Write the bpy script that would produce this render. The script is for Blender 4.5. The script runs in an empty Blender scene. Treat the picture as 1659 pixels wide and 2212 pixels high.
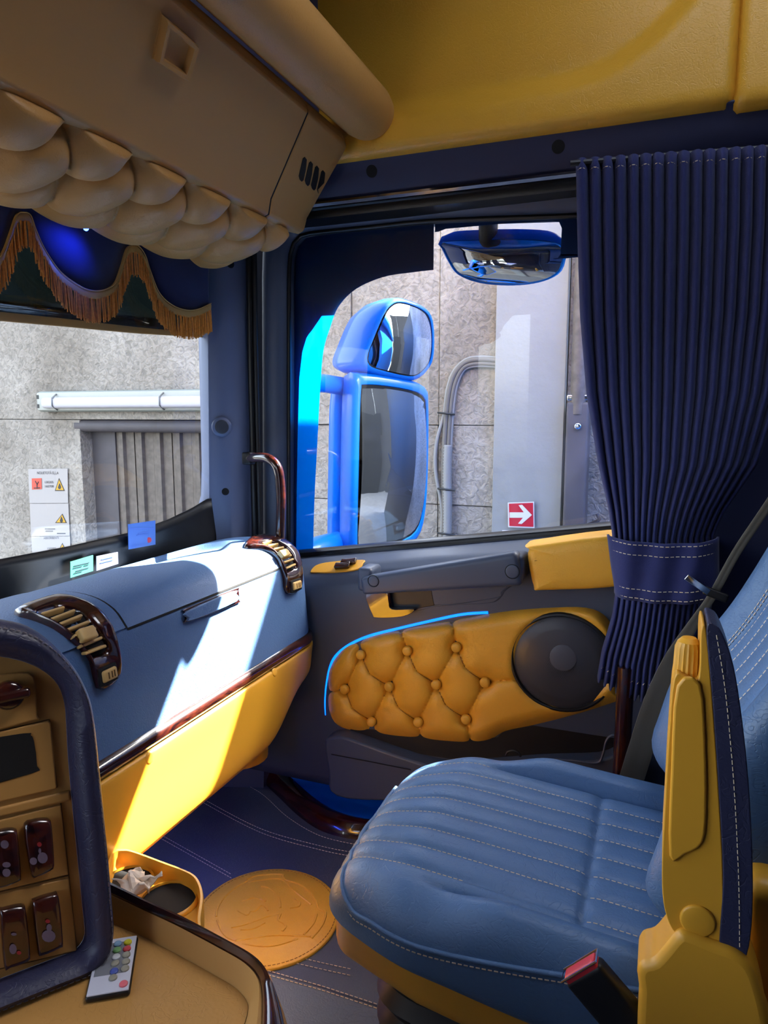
import bpy, bmesh, math, random
from mathutils import Vector, Matrix
from mathutils.bvhtree import BVHTree
random.seed(7)
R = math.radians
SC = bpy.context.scene
COL = SC.collection

# ------------------------------------------------------------------ camera, sky, sun, exposure
F = 1540.0; CX = 829.5; CY = 1106.0
PITCH = R(-7.8); YAW = R(21.4)
cam = bpy.data.cameras.new('camera'); camo = bpy.data.objects.new('camera', cam); COL.objects.link(camo)
cam.sensor_fit = 'HORIZONTAL'; cam.sensor_width = 36.0; cam.lens = 36.0 * F / 1659.0
cam.clip_start = 0.02; cam.clip_end = 200
camo.location = (0, 0, 0); camo.rotation_euler = (R(90) + PITCH, 0, YAW)
SC.camera = camo

SUN_TRAVEL = Vector((-0.465, -0.60, -0.665)).normalized()
w = bpy.data.worlds.new('sky'); SC.world = w; w.use_nodes = True
wn = w.node_tree.nodes; bg = wn['Background']
sky = wn.new('ShaderNodeTexSky'); sky.sky_type = 'NISHITA'; sky.sun_disc = False
sky.sun_elevation = math.asin(-SUN_TRAVEL.z); sky.sun_rotation = math.atan2(-SUN_TRAVEL.x, -SUN_TRAVEL.y)
sky.air_density = 1.0; sky.dust_density = 3.0; sky.ozone_density = 0.6
hs = wn.new('ShaderNodeHueSaturation'); hs.inputs['Saturation'].default_value = 0.55     # hazy sky
w.node_tree.links.new(sky.outputs[0], hs.inputs['Color']); w.node_tree.links.new(hs.outputs[0], bg.inputs[0]); bg.inputs[1].default_value = 0.55
sl = bpy.data.lights.new('sun', 'SUN'); sl.energy = 27.0; sl.angle = R(0.53); sl.color = (1.0, 0.95, 0.86)
so = bpy.data.objects.new('sun', sl); COL.objects.link(so)
so.rotation_euler = SUN_TRAVEL.to_track_quat('-Z', 'Y').to_euler(); so.location = (2, 6, 6)
SC.view_settings.view_transform = 'Standard'; SC.view_settings.look = 'None'
SC.view_settings.gamma = 1.0; SC.view_settings.use_curve_mapping = False
SC.view_settings.exposure = 1.65
SC.cycles.max_bounces = 6; SC.cycles.diffuse_bounces = 4; SC.cycles.glossy_bounces = 3; SC.cycles.transmission_bounces = 2; SC.cycles.transparent_max_bounces = 6
SC.cycles.use_adaptive_sampling = True; SC.cycles.adaptive_threshold = 0.05

# ------------------------------------------------------------------ sight lines: photo pixel -> point on a real surface
cp, sp, cy, sy = math.cos(PITCH), math.sin(PITCH), math.cos(YAW), math.sin(YAW)
FWD = Vector((-sy * cp, cy * cp, sp)); RGT = Vector((cy, sy, 0)); UPV = Vector((sy * sp, -cy * sp, cp))
def ray(px, py): return FWD + RGT * ((px - CX) / F) + UPV * ((CY - py) / F)
def PY(px, py, y): d = ray(px, py); return d * (y / d.y)
def PX(px, py, x): d = ray(px, py); return d * (x / d.x)
def PZ(px, py, z): d = ray(px, py); return d * (z / d.z)
def PN(px, py, o, n): d = ray(px, py); return d * (o.dot(n) / d.dot(n))
def PF(px, py, fx):
    x = fx(1.2)
    for _ in range(30):
        p = PX(px, py, x); x = 0.5 * x + 0.5 * fx(p.y)
    return PX(px, py, x)
def C6(x, y): return (620 + x * 0.446, 1130 + y * 0.446)      # measuring frames used on the photo
def C5(x, y): return (x * 0.422, 1120 + y * 0.422)
def C7(x, y): return (x * 0.458, 1550 + y * 0.458)
def C4(x, y): return (500 + x * 0.4822, 450 + y * 0.4822)

# ------------------------------------------------------------------ materials
def lin(c):
    c /= 255.0
    return c / 12.92 if c <= 0.04045 else ((c + 0.055) / 1.055) ** 2.4
def rgb(r, g, b): return (lin(r), lin(g), lin(b), 1)
MATS = {}
def mat(name, col, rough=0.5, metal=0.0, coat=0.0, bump=None, var=0.0, emit=None, spec=0.5, sheen=0.0, varscale=6.0):
    m = bpy.data.materials.new(name); m.use_nodes = True; nt = m.node_tree; b = nt.nodes['Principled BSDF']
    b.inputs['Base Color'].default_value = col; b.inputs['Roughness'].default_value = rough
    b.inputs['Metallic'].default_value = metal; b.inputs['Coat Weight'].default_value = coat
    b.inputs['Coat Roughness'].default_value = 0.05
    b.inputs['Specular IOR Level'].default_value = spec; b.inputs['Sheen Weight'].default_value = sheen
    tc = nt.nodes.new('ShaderNodeTexCoord')
    if var:
        n = nt.nodes.new('ShaderNodeTexNoise'); n.inputs['Scale'].default_value = varscale; n.inputs['Detail'].default_value = 3
        nt.links.new(tc.outputs['Object'], n.inputs['Vector'])
        r = nt.nodes.new('ShaderNodeMapRange'); r.inputs[3].default_value = 1 - var; r.inputs[4].default_value = 1 + var
        nt.links.new(n.outputs[0], r.inputs[0])
        mx = nt.nodes.new('ShaderNodeMix'); mx.data_type = 'RGBA'; mx.blend_type = 'MULTIPLY'; mx.inputs[0].default_value = 1
        mx.inputs[6].default_value = col; nt.links.new(r.outputs[0], mx.inputs[7]); nt.links.new(mx.outputs[2], b.inputs['Base Color'])
    if bump:
        kind, scale, strength = bump
        bp = nt.nodes.new('ShaderNodeBump'); bp.inputs['Strength'].default_value = strength; bp.inputs['Distance'].default_value = 0.002
        if kind == 'leather':
            v = nt.nodes.new('ShaderNodeTexVoronoi'); v.feature = 'F1'; v.inputs['Scale'].default_value = scale; v.inputs['Randomness'].default_value = 0.9
            n = nt.nodes.new('ShaderNodeTexNoise'); n.inputs['Scale'].default_value = scale * 0.12; n.inputs['Detail'].default_value = 2
            n.inputs['Distortion'].default_value = 2.5
            wv = nt.nodes.new('ShaderNodeMath'); wv.operation = 'SUBTRACT'; wv.inputs[1].default_value = 0.5
            ab = nt.nodes.new('ShaderNodeMath'); ab.operation = 'ABSOLUTE'
            mn = nt.nodes.new('ShaderNodeMapRange'); mn.inputs[2].default_value = 0.03
            nt.links.new(tc.outputs['Object'], v.inputs['Vector']); nt.links.new(tc.outputs['Object'], n.inputs['Vector'])
            nt.links.new(n.outputs[0], wv.inputs[0]); nt.links.new(wv.outputs[0], ab.inputs[0]); nt.links.new(ab.outputs[0], mn.inputs[0])
            mi = nt.nodes.new('ShaderNodeMath'); mi.operation = 'MULTIPLY_ADD'; mi.inputs[1].default_value = 0.35
            vm = nt.nodes.new('ShaderNodeMath'); vm.operation = 'MULTIPLY'; vm.inputs[1].default_value = 0.3
            nt.links.new(v.outputs['Distance'], vm.inputs[0])
            nt.links.new(mn.outputs[0], mi.inputs[0]); nt.links.new(vm.outputs[0], mi.inputs[2])
            nt.links.new(mi.outputs[0], bp.inputs['Height'])
        else:
            n = nt.nodes.new('ShaderNodeTexNoise'); n.inputs['Scale'].default_value = scale; n.inputs['Detail'].default_value = 5 if kind == 'rough' else 1
            nt.links.new(tc.outputs['Object'], n.inputs['Vector']); nt.links.new(n.outputs[0], bp.inputs['Height'])
            if kind == 'rough': bp.inputs['Distance'].default_value = 0.02
        nt.links.new(bp.outputs[0], b.inputs['Normal'])
    if emit:
        b.inputs['Emission Color'].default_value = emit[0]; b.inputs['Emission Strength'].default_value = emit[1]
    MATS[name] = m; return m
YEL = mat('yellow_leather', rgb(232, 172, 54), 0.40, bump=('leather', 260, 0.35), var=0.06)
CRM = mat('cream_plastic', rgb(208, 170, 104), 0.45)
YPL = mat('yellow_plastic', rgb(224, 162, 46), 0.42)
TAN = mat('tan_leather', rgb(190, 140, 74), 0.5, bump=('leather', 260, 0.3), var=0.05)
TPL = mat('tan_plastic', rgb(184, 136, 72), 0.5)
BLU = mat('blue_leather', rgb(80, 112, 152), 0.45, bump=('leather', 240, 0.4), var=0.05)
DBL = mat('dash_blue', rgb(82, 114, 158), 0.5, bump=('leather', 300, 0.4), var=0.03)
SLA = mat('slate_plastic', rgb(66, 76, 96), 0.45)
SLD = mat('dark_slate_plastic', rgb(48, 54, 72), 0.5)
PIL = mat('lit_slate_plastic', rgb(92, 102, 130), 0.45)  # slate plastic lightened, window light put into the colour
NAV = mat('navy_trim', rgb(38, 42, 74), 0.6)
NVL = mat('navy_leather', rgb(44, 46, 74), 0.45, bump=('leather', 260, 0.35))
CUR = mat('navy_cloth', rgb(30, 38, 92), 0.9, bump=('grain', 700, 0.4), sheen=0.1)
VEL = mat('blue_velvet', rgb(14, 20, 64), 0.9, sheen=0.3)
BLK = mat('black_plastic', rgb(18, 18, 20), 0.45)
RUB = mat('black_rubber', rgb(14, 14, 16), 0.35)
MESHM = mat('speaker_mesh', rgb(60, 62, 70), 0.38)
PNT = mat('blue_paint', rgb(0, 100, 208), 0.35, coat=0.3, spec=0.3)
CHR = mat('chrome', rgb(220, 220, 224), 0.12, metal=1.0)
STE = mat('thread', rgb(214, 196, 168), 0.7)
STY = mat('ochre_thread_and_shade', rgb(150, 98, 24), 0.7)  # stitching thread, also the shade painted along tuft creases
MIR = mat('mirror_silver', rgb(235, 238, 240), 0.02, metal=1.0)
CARP = mat('floor_leather', rgb(72, 79, 94), 0.42, bump=('leather', 240, 0.3), var=0.06)
RED = mat('red_plastic', rgb(206, 52, 62), 0.35)
WHT = mat('white_paint', rgb(236, 238, 236), 0.5)
SGN = mat('sign_red', rgb(176, 14, 40), 0.45)
SGW = mat('sign_white', rgb(200, 200, 200), 0.5)
GLD = mat('gold_thread', rgb(214, 138, 52), 0.45, sheen=0.1, var=0.45, varscale=160.0)
GLB = mat('gold_braid', rgb(190, 150, 80), 0.5)
BLTM = mat('belt_webbing', rgb(104, 100, 90), 0.6)
GAP = mat('dark_gap', rgb(14, 12, 12), 0.9)
SEAM = mat('seam_shadow', rgb(92, 62, 22), 0.8)

def wood_mat():
    m = mat('burl_wood', rgb(74, 26, 14), 0.22, coat=1.0); nt = m.node_tree; b = nt.nodes['Principled BSDF']
    tc = nt.nodes.new('ShaderNodeTexCoord'); n = nt.nodes.new('ShaderNodeTexNoise'); n.inputs['Scale'].default_value = 28
    n.inputs['Detail'].default_value = 7; n.inputs['Distortion'].default_value = 3.5
    mp = nt.nodes.new('ShaderNodeMapping'); mp.inputs['Scale'].default_value = (1, 0.35, 1.6)
    nt.links.new(tc.outputs['Object'], mp.inputs[0]); nt.links.new(mp.outputs[0], n.inputs['Vector'])
    r = nt.nodes.new('ShaderNodeValToRGB'); r.color_ramp.elements[0].color = rgb(16, 5, 8); r.color_ramp.elements[1].color = rgb(74, 28, 16)
    r.color_ramp.elements[0].position = 0.35; r.color_ramp.elements[1].position = 0.7
    nt.links.new(n.outputs[0], r.inputs[0]); nt.links.new(r.outputs[0], b.inputs['Base Color']); return m
WOOD = wood_mat()

def glass_mat(name, tint, rough=0.0, refl=1.0):
    m = bpy.data.materials.new(name); m.use_nodes = True; nt = m.node_tree
    nt.nodes.remove(nt.nodes['Principled BSDF']); out = nt.nodes['Material Output']
    t = nt.nodes.new('ShaderNodeBsdfTransparent'); t.inputs[0].default_value = tint
    g = nt.nodes.new('ShaderNodeBsdfGlossy'); g.inputs['Roughness'].default_value = rough
    fr = nt.nodes.new('ShaderNodeFresnel'); fr.inputs[0].default_value = 1.45
    mu = nt.nodes.new('ShaderNodeMath'); mu.operation = 'MULTIPLY'; mu.inputs[1].default_value = refl
    mx = nt.nodes.new('ShaderNodeMixShader')
    nt.links.new(fr.outputs[0], mu.inputs[0]); nt.links.new(mu.outputs[0], mx.inputs[0])
    nt.links.new(t.outputs[0], mx.inputs[1]); nt.links.new(g.outputs[0], mx.inputs[2]); nt.links.new(mx.outputs[0], out.inputs[0]); return m
GLASS = glass_mat('window_glass', (0.93, 0.96, 0.97, 1))
SMOKE = glass_mat('smoked_strip', (0.10, 0.13, 0.13, 1))
STKB = glass_mat('blue_sticker_film', (0.34, 0.50, 0.80, 1), 0.3)

def film_mat():
    m = bpy.data.materials.new('sunlit_window_film'); m.use_nodes = True; nt = m.node_tree
    nt.nodes.remove(nt.nodes['Principled BSDF']); out = nt.nodes['Material Output']
    d = nt.nodes.new('ShaderNodeBsdfDiffuse'); d.inputs[0].default_value = rgb(0, 84, 160)
    t = nt.nodes.new('ShaderNodeBsdfTranslucent'); t.inputs[0].default_value = rgb(0, 116, 226)
    x = nt.nodes.new('ShaderNodeMixShader'); x.inputs[0].default_value = 0.42
    nt.links.new(d.outputs[0], x.inputs[1]); nt.links.new(t.outputs[0], x.inputs[2]); nt.links.new(x.outputs[0], out.inputs[0]); return m
FILM_LIT = film_mat()  # sunlit part of the window film, sunlight put into a brighter colour
FILM_SHADE = mat('shaded_window_film', rgb(5, 50, 108), 0.3)  # shaded part of the same film, shade put into a darker colour

def concrete_mat():
    m = mat('rough_concrete', rgb(160, 156, 150), 0.9); nt = m.node_tree; b = nt.nodes['Principled BSDF']
    tc = nt.nodes.new('ShaderNodeTexCoord')
    n1 = nt.nodes.new('ShaderNodeTexNoise'); n1.inputs['Scale'].default_value = 1.6; n1.inputs['Detail'].default_value = 8
    n2 = nt.nodes.new('ShaderNodeTexNoise'); n2.inputs['Scale'].default_value = 34; n2.inputs['Detail'].default_value = 6; n2.inputs['Distortion'].default_value = 1.2
    for n in (n1, n2): nt.links.new(tc.outputs['Object'], n.inputs['Vector'])
    r = nt.nodes.new('ShaderNodeValToRGB'); r.color_ramp.elements[0].color = rgb(116, 108, 98); r.color_ramp.elements[1].color = rgb(162, 156, 148)
    r.color_ramp.elements[0].position = 0.3; r.color_ramp.elements[1].position = 0.7
    nt.links.new(n1.outputs[0], r.inputs[0])
    r2 = nt.nodes.new('ShaderNodeMapRange'); r2.inputs[1].default_value = 0.3; r2.inputs[2].default_value = 0.6; r2.inputs[3].default_value = 0.62; r2.inputs[4].default_value = 1.06
    nt.links.new(n2.outputs[0], r2.inputs[0])
    mx = nt.nodes.new('ShaderNodeMix'); mx.data_type = 'RGBA'; mx.blend_type = 'MULTIPLY'; mx.inputs[0].default_value = 1
    nt.links.new(r.outputs[0], mx.inputs[6]); nt.links.new(r2.outputs[0], mx.inputs[7]); nt.links.new(mx.outputs[2], b.inputs['Base Color'])
    bp = nt.nodes.new('ShaderNodeBump'); bp.inputs['Strength'].default_value = 0.7; bp.inputs['Distance'].default_value = 0.018
    nt.links.new(n2.outputs[0], bp.inputs['Height']); nt.links.new(bp.outputs[0], b.inputs['Normal']); return m
CONC = concrete_mat()
SMC = mat('smooth_concrete', rgb(134, 135, 133), 0.85, var=0.12, bump=('rough', 18, 0.25), varscale=3.0)
GALV = mat('galvanised_steel', rgb(92, 84, 78), 0.6, metal=0.2, var=0.6, varscale=26.0)
RUST = mat('weathered_steel', rgb(70, 66, 70), 0.65, var=0.3, varscale=9.0)
ASPH = mat('asphalt', rgb(112, 110, 108), 0.95, var=0.2)

# ------------------------------------------------------------------ mesh helpers
def new_obj(name, me, m, parent=None, angle=40):
    o = bpy.data.objects.new(name, me); COL.objects.link(o)
    if m: me.materials.append(m)
    if parent is not None:
        o.parent = parent; o.matrix_parent_inverse = parent_world(parent).inverted()
    if angle and me.polygons:
        me.polygons.foreach_set('use_smooth', [True] * len(me.polygons)); me.set_sharp_from_angle(angle=R(angle))
    return o
def parent_world(p):
    mtx = Matrix.Translation(p.location)
    return mtx
class B:
    """collects verts and faces of ONE part"""
    def __init__(s): s.v = []; s.f = []
    def add(s, vs, fs):
        k = len(s.v); s.v += [Vector(v) for v in vs]; s.f += [[i + k for i in f] for f in fs]; return s
    def prism(s, pts, off):
        off = Vector(off); pts = [Vector(p) for p in pts]; n = len(pts)
        vs = pts + [p + off for p in pts]
        fs = [list(range(n))[::-1], list(range(n, 2 * n))] + [[i, (i + 1) % n, n + (i + 1) % n, n + i] for i in range(n)]
        return s.add(vs, fs)
    def loft(s, rings, closed=True, cap=True):
        n = len(rings[0]); vs = [p for r in rings for p in r]; fs = []
        for a in range(len(rings) - 1):
            for i in range(n if closed else n - 1):
                j = (i + 1) % n; fs.append([a * n + i, a * n + j, (a + 1) * n + j, (a + 1) * n + i])
        if cap and closed:
            fs.append(list(range(n))[::-1]); fs.append(list(range((len(rings) - 1) * n, len(rings) * n)))
        return s.add(vs, fs)
    def tube(s, path, r, n=10, flat=None, up=Vector((0, 0, 1))):
        path = [Vector(p) for p in path]; rings = []; u0 = None
        rr = r if isinstance(r, (list, tuple)) else [r] * len(path)
        for i, p in enumerate(path):
            t = (path[min(i + 1, len(path) - 1)] - path[max(i - 1, 0)]).normalized()
            u = up.cross(t) if u0 is None else u0 - t * u0.dot(t)
            if u.length < 1e-3: u = Vector((1, 0, 0)).cross(t)
            u.normalize(); u0 = u; vv = t.cross(u)
            fl = flat or 1.0
            rings.append([p + (u * math.cos(a) + vv * math.sin(a) * fl) * rr[i] for a in [2 * math.pi * k / n for k in range(n)]])
        return s.loft(rings)
    def box(s, c, h, ax=None):
        c = Vector(c); ax = ax or (Vector((1, 0, 0)), Vector((0, 1, 0)), Vector((0, 0, 1)))
        vs = [c + ax[0] * h[0] * i + ax[1] * h[1] * j + ax[2] * h[2] * k for i in (-1, 1) for j in (-1, 1) for k in (-1, 1)]
        return s.add(vs, [[0, 1, 3, 2], [4, 6, 7, 5], [0, 4, 5, 1], [2, 3, 7, 6], [0, 2, 6, 4], [1, 5, 7, 3]])
    def rbox(s, c, h, r, div=(6, 6, 6), ax=None, fn=None):
        c = Vector(c); ax = ax or (Vector((1, 0, 0)), Vector((0, 1, 0)), Vector((0, 0, 1)))
        bm = {}; vs = []; fs = []
        def ticks(hh, n):
            a = [-hh + r * (1 - math.cos(math.pi / 2 * k / 3)) * 1.0 for k in range(3)]
            mid = [-(hh - r) + 2 * (hh - r) * k / n for k in range(n + 1)]
            return a[:1] + [-hh + r * q for q in (0.3, 0.6)] + mid + [hh - r * q for q in (0.6, 0.3)] + [hh]
        T = [ticks(h[i], div[i]) for i in range(3)]
        def vid(p):
            key = tuple(round(q, 6) for q in p)
            if key in bm: return bm[key]
            core = [max(-h[i] + r, min(h[i] - r, p[i])) for i in range(3)]
            d = Vector([p[i] - core[i] for i in range(3)])
            if d.length > 1e-9: q = Vector(core) + d.normalized() * r
            else: q = Vector(core)
            if fn: q = Vector(fn(q))
            vs.append(c + ax[0] * q.x + ax[1] * q.y + ax[2] * q.z); bm[key] = len(vs) - 1; return bm[key]
        for a in range(3):
            b_, c_ = (a + 1) % 3, (a + 2) % 3
            for sgn in (-1, 1):
                for i in range(len(T[b_]) - 1):
                    for j in range(len(T[c_]) - 1):
                        q = []
                        for (ii, jj) in ((i, j), (i + 1, j), (i + 1, j + 1), (i, j + 1)):
                            p = [0, 0, 0]; p[a] = sgn * h[a]; p[b_] = T[b_][ii]; p[c_] = T[c_][jj]; q.append(vid(p))
                        fs.append(q if sgn > 0 else q[::-1])
        return s.add(vs, fs)
    def grid(s, nu, nv, fn, closed_u=False):
        vs = [fn(i / (nu - 1), j / (nv - 1)) for j in range(nv) for i in range(nu)]
        fs = [[j * nu + i, j * nu + i + 1, (j + 1) * nu + i + 1, (j + 1) * nu + i] for j in range(nv - 1) for i in range(nu - 1)]
        return s.add(vs, fs)
    def ring(s, outer, inner, nrm, prof):
        """frame between two loops; prof = list of (t from outer to inner, height along nrm)"""
        n = len(outer); rings = []
        for t, hgt in prof:
            rings.append([outer[i].lerp(inner[i], t) + (nrm[i] if isinstance(nrm, list) else nrm) * hgt for i in range(n)])
        return s.loft(rings, True, False)
    def disc(s, c, nrm, r, h, n=24, bev=0.2):
        c = Vector(c); nrm = Vector(nrm).normalized(); u = nrm.orthogonal().normalized(); v = nrm.cross(u)
        def rg(rr, hh): return [c + nrm * hh + (u * math.cos(2 * math.pi * k / n) + v * math.sin(2 * math.pi * k / n)) * rr for k in range(n)]
        return s.loft([rg(r, 0), rg(r, h * 0.6), rg(r * (1 - bev * 0.35), h * 0.88), rg(r * (1 - bev), h), rg(r * 0.4, h * 1.05)])
    def mesh(s, name):
        me = bpy.data.meshes.new(name); me.from_pydata([tuple(v) for v in s.v], [], s.f); me.validate()
        bm = bmesh.new(); bm.from_mesh(me); bmesh.ops.recalc_face_normals(bm, faces=bm.faces); bm.to_mesh(me); bm.free(); return me
    def build(s, name, m, parent=None, angle=40, label=None, kind=None, solid=0, bevel=0):
        o = new_obj(name, s.mesh(name), m, parent, angle)
        if solid:
            md = o.modifiers.new('thickness', 'SOLIDIFY'); md.thickness = solid; md.offset = 0
        if bevel:
            md = o.modifiers.new('edge', 'BEVEL'); md.width = bevel; md.segments = 3; md.limit_method = 'ANGLE'; md.angle_limit = R(40)
        if label: o['label'] = label
        if kind: o['kind'] = kind
        return o
    def bvh(s): return BVHTree.FromPolygons([tuple(v) for v in s.v], s.f)
def thing(name, loc, label=None, cat=None, group=None, kind=None):
    o = bpy.data.objects.new(name, None); COL.objects.link(o); o.location = loc; o.empty_display_size = 0.05
    return tag(o, label, cat, group, kind)
def tag(o, label=None, cat=None, group=None, kind=None):
    if label: o['label'] = label
    if cat: o['category'] = cat
    if group: o['group'] = group
    if kind: o['kind'] = kind
    return o
def spl(pts, n=8, closed=False):
    pts = [Vector(p) for p in pts]; out = []; m = len(pts)
    g = (lambda i: pts[i % m]) if closed else (lambda i: pts[max(0, min(m - 1, i))])
    for i in range(m if closed else m - 1):
        a, b, c, d = g(i - 1), g(i), g(i + 1), g(i + 2)
        for k in range(n):
            t = k / n
            out.append(0.5 * ((2 * b) + (c - a) * t + (2 * a - 5 * b + 4 * c - d) * t * t + (3 * b - a - 3 * c + d) * t ** 3))
    if not closed: out.append(pts[-1])
    return out
def resample(pts, n, closed=False):
    pts = [Vector(p) for p in pts]
    if closed: pts = pts + [pts[0]]
    L = [0]
    for a, b in zip(pts, pts[1:]): L.append(L[-1] + (b - a).length)
    out = []; k = 0
    for i in range(n):
        t = L[-1] * i / (n if closed else n - 1)
        while k < len(L) - 2 and L[k + 1] < t: k += 1
        f = (t - L[k]) / max(1e-9, L[k + 1] - L[k]); out.append(pts[k].lerp(pts[k + 1], min(1, max(0, f))))
    return out
def interp(tab, x):
    for (a, b), (c, d) in zip(tab, tab[1:]):
        if x <= c: t = (x - a) / (c - a); return b + (d - b) * max(0, min(1, t))
    return tab[-1][1]
def sstep(a, b, x): t = max(0, min(1, (x - a) / (b - a))); return t * t * (3 - 2 * t)
def stitches(name, paths, nrm, m, parent, ln=0.006, gap=0.003, wd=0.0009):
    """run of sewing stitches along the given lines: joined, too small to pick apart"""
    b = B()
    for path in paths:
        L = sum((q - p).length for p, q in zip(path, path[1:])); n = max(2, int(L / (ln + gap)))
        pts = resample(path, n * 3 + 1)
        for k in range(n):
            p, q = pts[3 * k], pts[3 * k + 2]; nn = nrm(p) if callable(nrm) else Vector(nrm)
            t = (q - p).normalized(); sd = t.cross(nn).normalized() * wd; up = nn.normalized() * wd
            b.add([p - sd, p + sd, p + up, q - sd, q + sd, q + up], [[0, 1, 2], [5, 4, 3], [0, 3, 4, 1], [1, 4, 5, 2], [2, 5, 3, 0]])
    return b.build(name, m, parent, 0, kind='stuff')
def on(bvh, px, py, off=0.0, y=1.6):
    h = bvh.ray_cast(Vector((0, 0, 0)), ray(px, py).normalized())
    if h[0] is None: h = bvh.find_nearest(PY(px, py, y))
    n = h[1].normalized()
    if n.dot(h[0]) > 0: n = -n
    return h[0] + n * off, n


# ================================================================== THE SETTING
WY = 3.2            # the yard wall runs parallel to the truck
def slab(name, x0, x1, y0, y1, z0, z1, m, parent=None, kind=None, bevel=0):
    b = B().box(((x0 + x1) / 2, (y0 + y1) / 2, (z0 + z1) / 2), (abs(x1 - x0) / 2, abs(y1 - y0) / 2, abs(z1 - z0) / 2))
    return b.build(name, m, parent, 30, kind=kind, bevel=bevel)
slab('ground', -14, 14, -12, 14, -2.75, -2.6, ASPH, kind='structure')
wall = thing('wall_yard', (0, WY, -2.6), 'rough grey concrete yard wall seen through the truck windows', kind='structure')
GX0, GX1, GZ = -3.13, -1.95, -0.035
WTOP = 1.535
HALL = mat('dark_cladding', rgb(58, 58, 60), 0.8, var=0.2, varscale=1.5); HGAT = mat('hall_gate', rgb(30, 31, 34), 0.7)
slab('backing', -8, 6, WY + 0.12, WY + 0.2, -2.6, WTOP - 0.02, SMC, wall)
def panel(x0, x1, z0, z1, m=CONC, y=WY):
    g = 0.0015
    slab('concrete_panel', x0 + g, x1 - g, y, WY + 0.15, z0 + g, z1 - g, m, wall, bevel=0.003)
for (x0, x1) in ((-8, -6.2), (-6.2, -4.6), (-4.6, GX0)):
    for (z0, z1) in ((-2.6, -1.4), (-1.4, -0.03), (-0.03, WTOP)):
        if z1 < WTOP or x0 < -5: panel(x0, x1, z0, z1)
panel(-4.6, -1.95, -0.03, WTOP)
for (x0, x1) in ((-1.95, -1.42), (-1.42, -0.98), (-0.98, -0.712)):
    for (z0, z1) in ((-2.6, -0.9), (-0.9, -0.42), (-0.42, -0.05), (-0.05, WTOP)): panel(x0, x1, z0, z1, y=WY + random.uniform(-0.01, 0.01))
panel(-0.712, -0.405, -2.6, WTOP, SMC, WY - 0.05)
for (x0, x1) in ((-0.405, 0.7), (0.7, 2.2), (2.2, 6)):
    for (z0, z1) in ((-2.6, -1.0), (-1.0, WTOP)): panel(x0, x1, z0, z1, CONC if x0 < 2 else HGAT)

hall = thing('wall_hall', (9, 6, -2.6), 'dark workshop hall front far behind the truck', kind='structure')
for k in range(9): slab('cladding_panel', 9, 9.1, 1.9 + 0.9 * k, 2.79 + 0.9 * k, -2.6, 3.6, HALL, hall)
slab('hall_gate', 8.9, 9.0, 2.1, 3.1, -2.6, 1.2, HGAT, hall)

# ---- cab shell
FZ = -1.08
fl = B()
fl.prism([(-1.32, -0.42, FZ), (1.3, -0.42, FZ), (1.3, 1.70, FZ), (-0.42, 1.70, FZ), (-0.55, 1.60, FZ), (-0.70, 1.55, FZ), (-0.86, 1.62, FZ), (-1.0, 1.72, FZ), (-1.32, 1.74, FZ)], (0, 0, -0.06))
floor = fl.build('floor', CARP, None, 30, kind='structure')
def fz(px, py, dz=0.0015): return PZ(px, py, FZ) + Vector((0, 0, dz))
seams = []
for line in ([(340, 1800), (420, 1845), (500, 1890)], [(430, 1722), (560, 1790), (690, 1828), (760, 1842)]):
    for d in (0, 9):
        seams.append(spl([fz(x + d * 0.2, y + d) for x, y in line], 6))
seams.append(spl([fz(x, y) for x, y in ((480, 1672), (560, 1712), (620, 1765), (690, 1806), (770, 1826))], 6))
for d in (0, 14):
    seams.append(spl([fz(x, y + d) for x, y in ((640, 2068), (700, 2082), (760, 2095))], 6))
stitches('stitching', seams, (0, 0, 1), STE, floor)
# raised tunnel cover between the seats
tun = B(); e = [PZ(x, y, -1.02) for x, y in ((560, 2085), (700, 2125), (860, 2178), (1000, 2235))]
far = [p for p in e]; near = [Vector((0.5, 0.3, -1.02)), Vector((-0.6, 0.3, -1.02))]
tun.prism(far + near, (0, 0, -0.055))
tc_ = tun.build('tunnel_cover', CARP, floor, 30, bevel=0.012)
so1 = [PZ(x, y + 6, -1.0192) for x, y in ((560, 2085), (700, 2125), (860, 2178), (1000, 2235))]
so2 = [PZ(x, y + 15, -1.0192) for x, y in ((560, 2085), (700, 2125), (860, 2178), (1000, 2235))]
stitches('stitching', [so1, so2], (0, 0, 1), STE, tc_)

ceil_ = thing('ceiling', (0, 0.6, 1.2), 'dark headliner with unseen roof hatch added for light', kind='structure')
HX0, HX1, HY0, HY1 = -0.15, 0.65, 0.72, 1.38                    # unseen roof hatch, added to let sky light in from above
slab('headliner', -1.35, HX0, -0.45, 1.74, 1.18, 1.24, NAV, ceil_); slab('headliner', HX1, 1.3, -0.45, 1.74, 1.18, 1.24, NAV, ceil_)
slab('headliner', HX0, HX1, -0.45, HY0, 1.18, 1.24, NAV, ceil_); slab('headliner', HX0, HX1, HY1, 1.74, 1.18, 1.24, NAV, ceil_)
B().prism([(HX0, HY1, 1.24), (HX1, HY1, 1.24), (HX1, HY1 + 0.12, 2.0), (HX0, HY1 + 0.12, 2.0)], (0, 0.03, 0)).build('hatch_sun_block', WHT, ceil_, 30)  # lid added out of view to keep direct sun out of the hatch
slab('wall_back', 1.3, 1.36, -0.45, 1.8, -1.12, 1.2, NAV, kind='structure')
wl = thing('wall_left', (0, -0.45, FZ), kind='structure')
slab('side_panel', 0.42, 1.3, -0.5, -0.45, -1.12, 1.2, NAV, wl)
slab('door_header', -1.3, 0.42, -0.5, -0.45, 0.55, 1.2, NAV, wl)
slab('front_post', -1.3, -1.02, -0.5, -0.45, -0.30, 0.55, NAV, wl)
slab('rear_post', -0.72, 0.42, -0.5, -0.45, -0.30, 0.55, NAV, wl)
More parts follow.
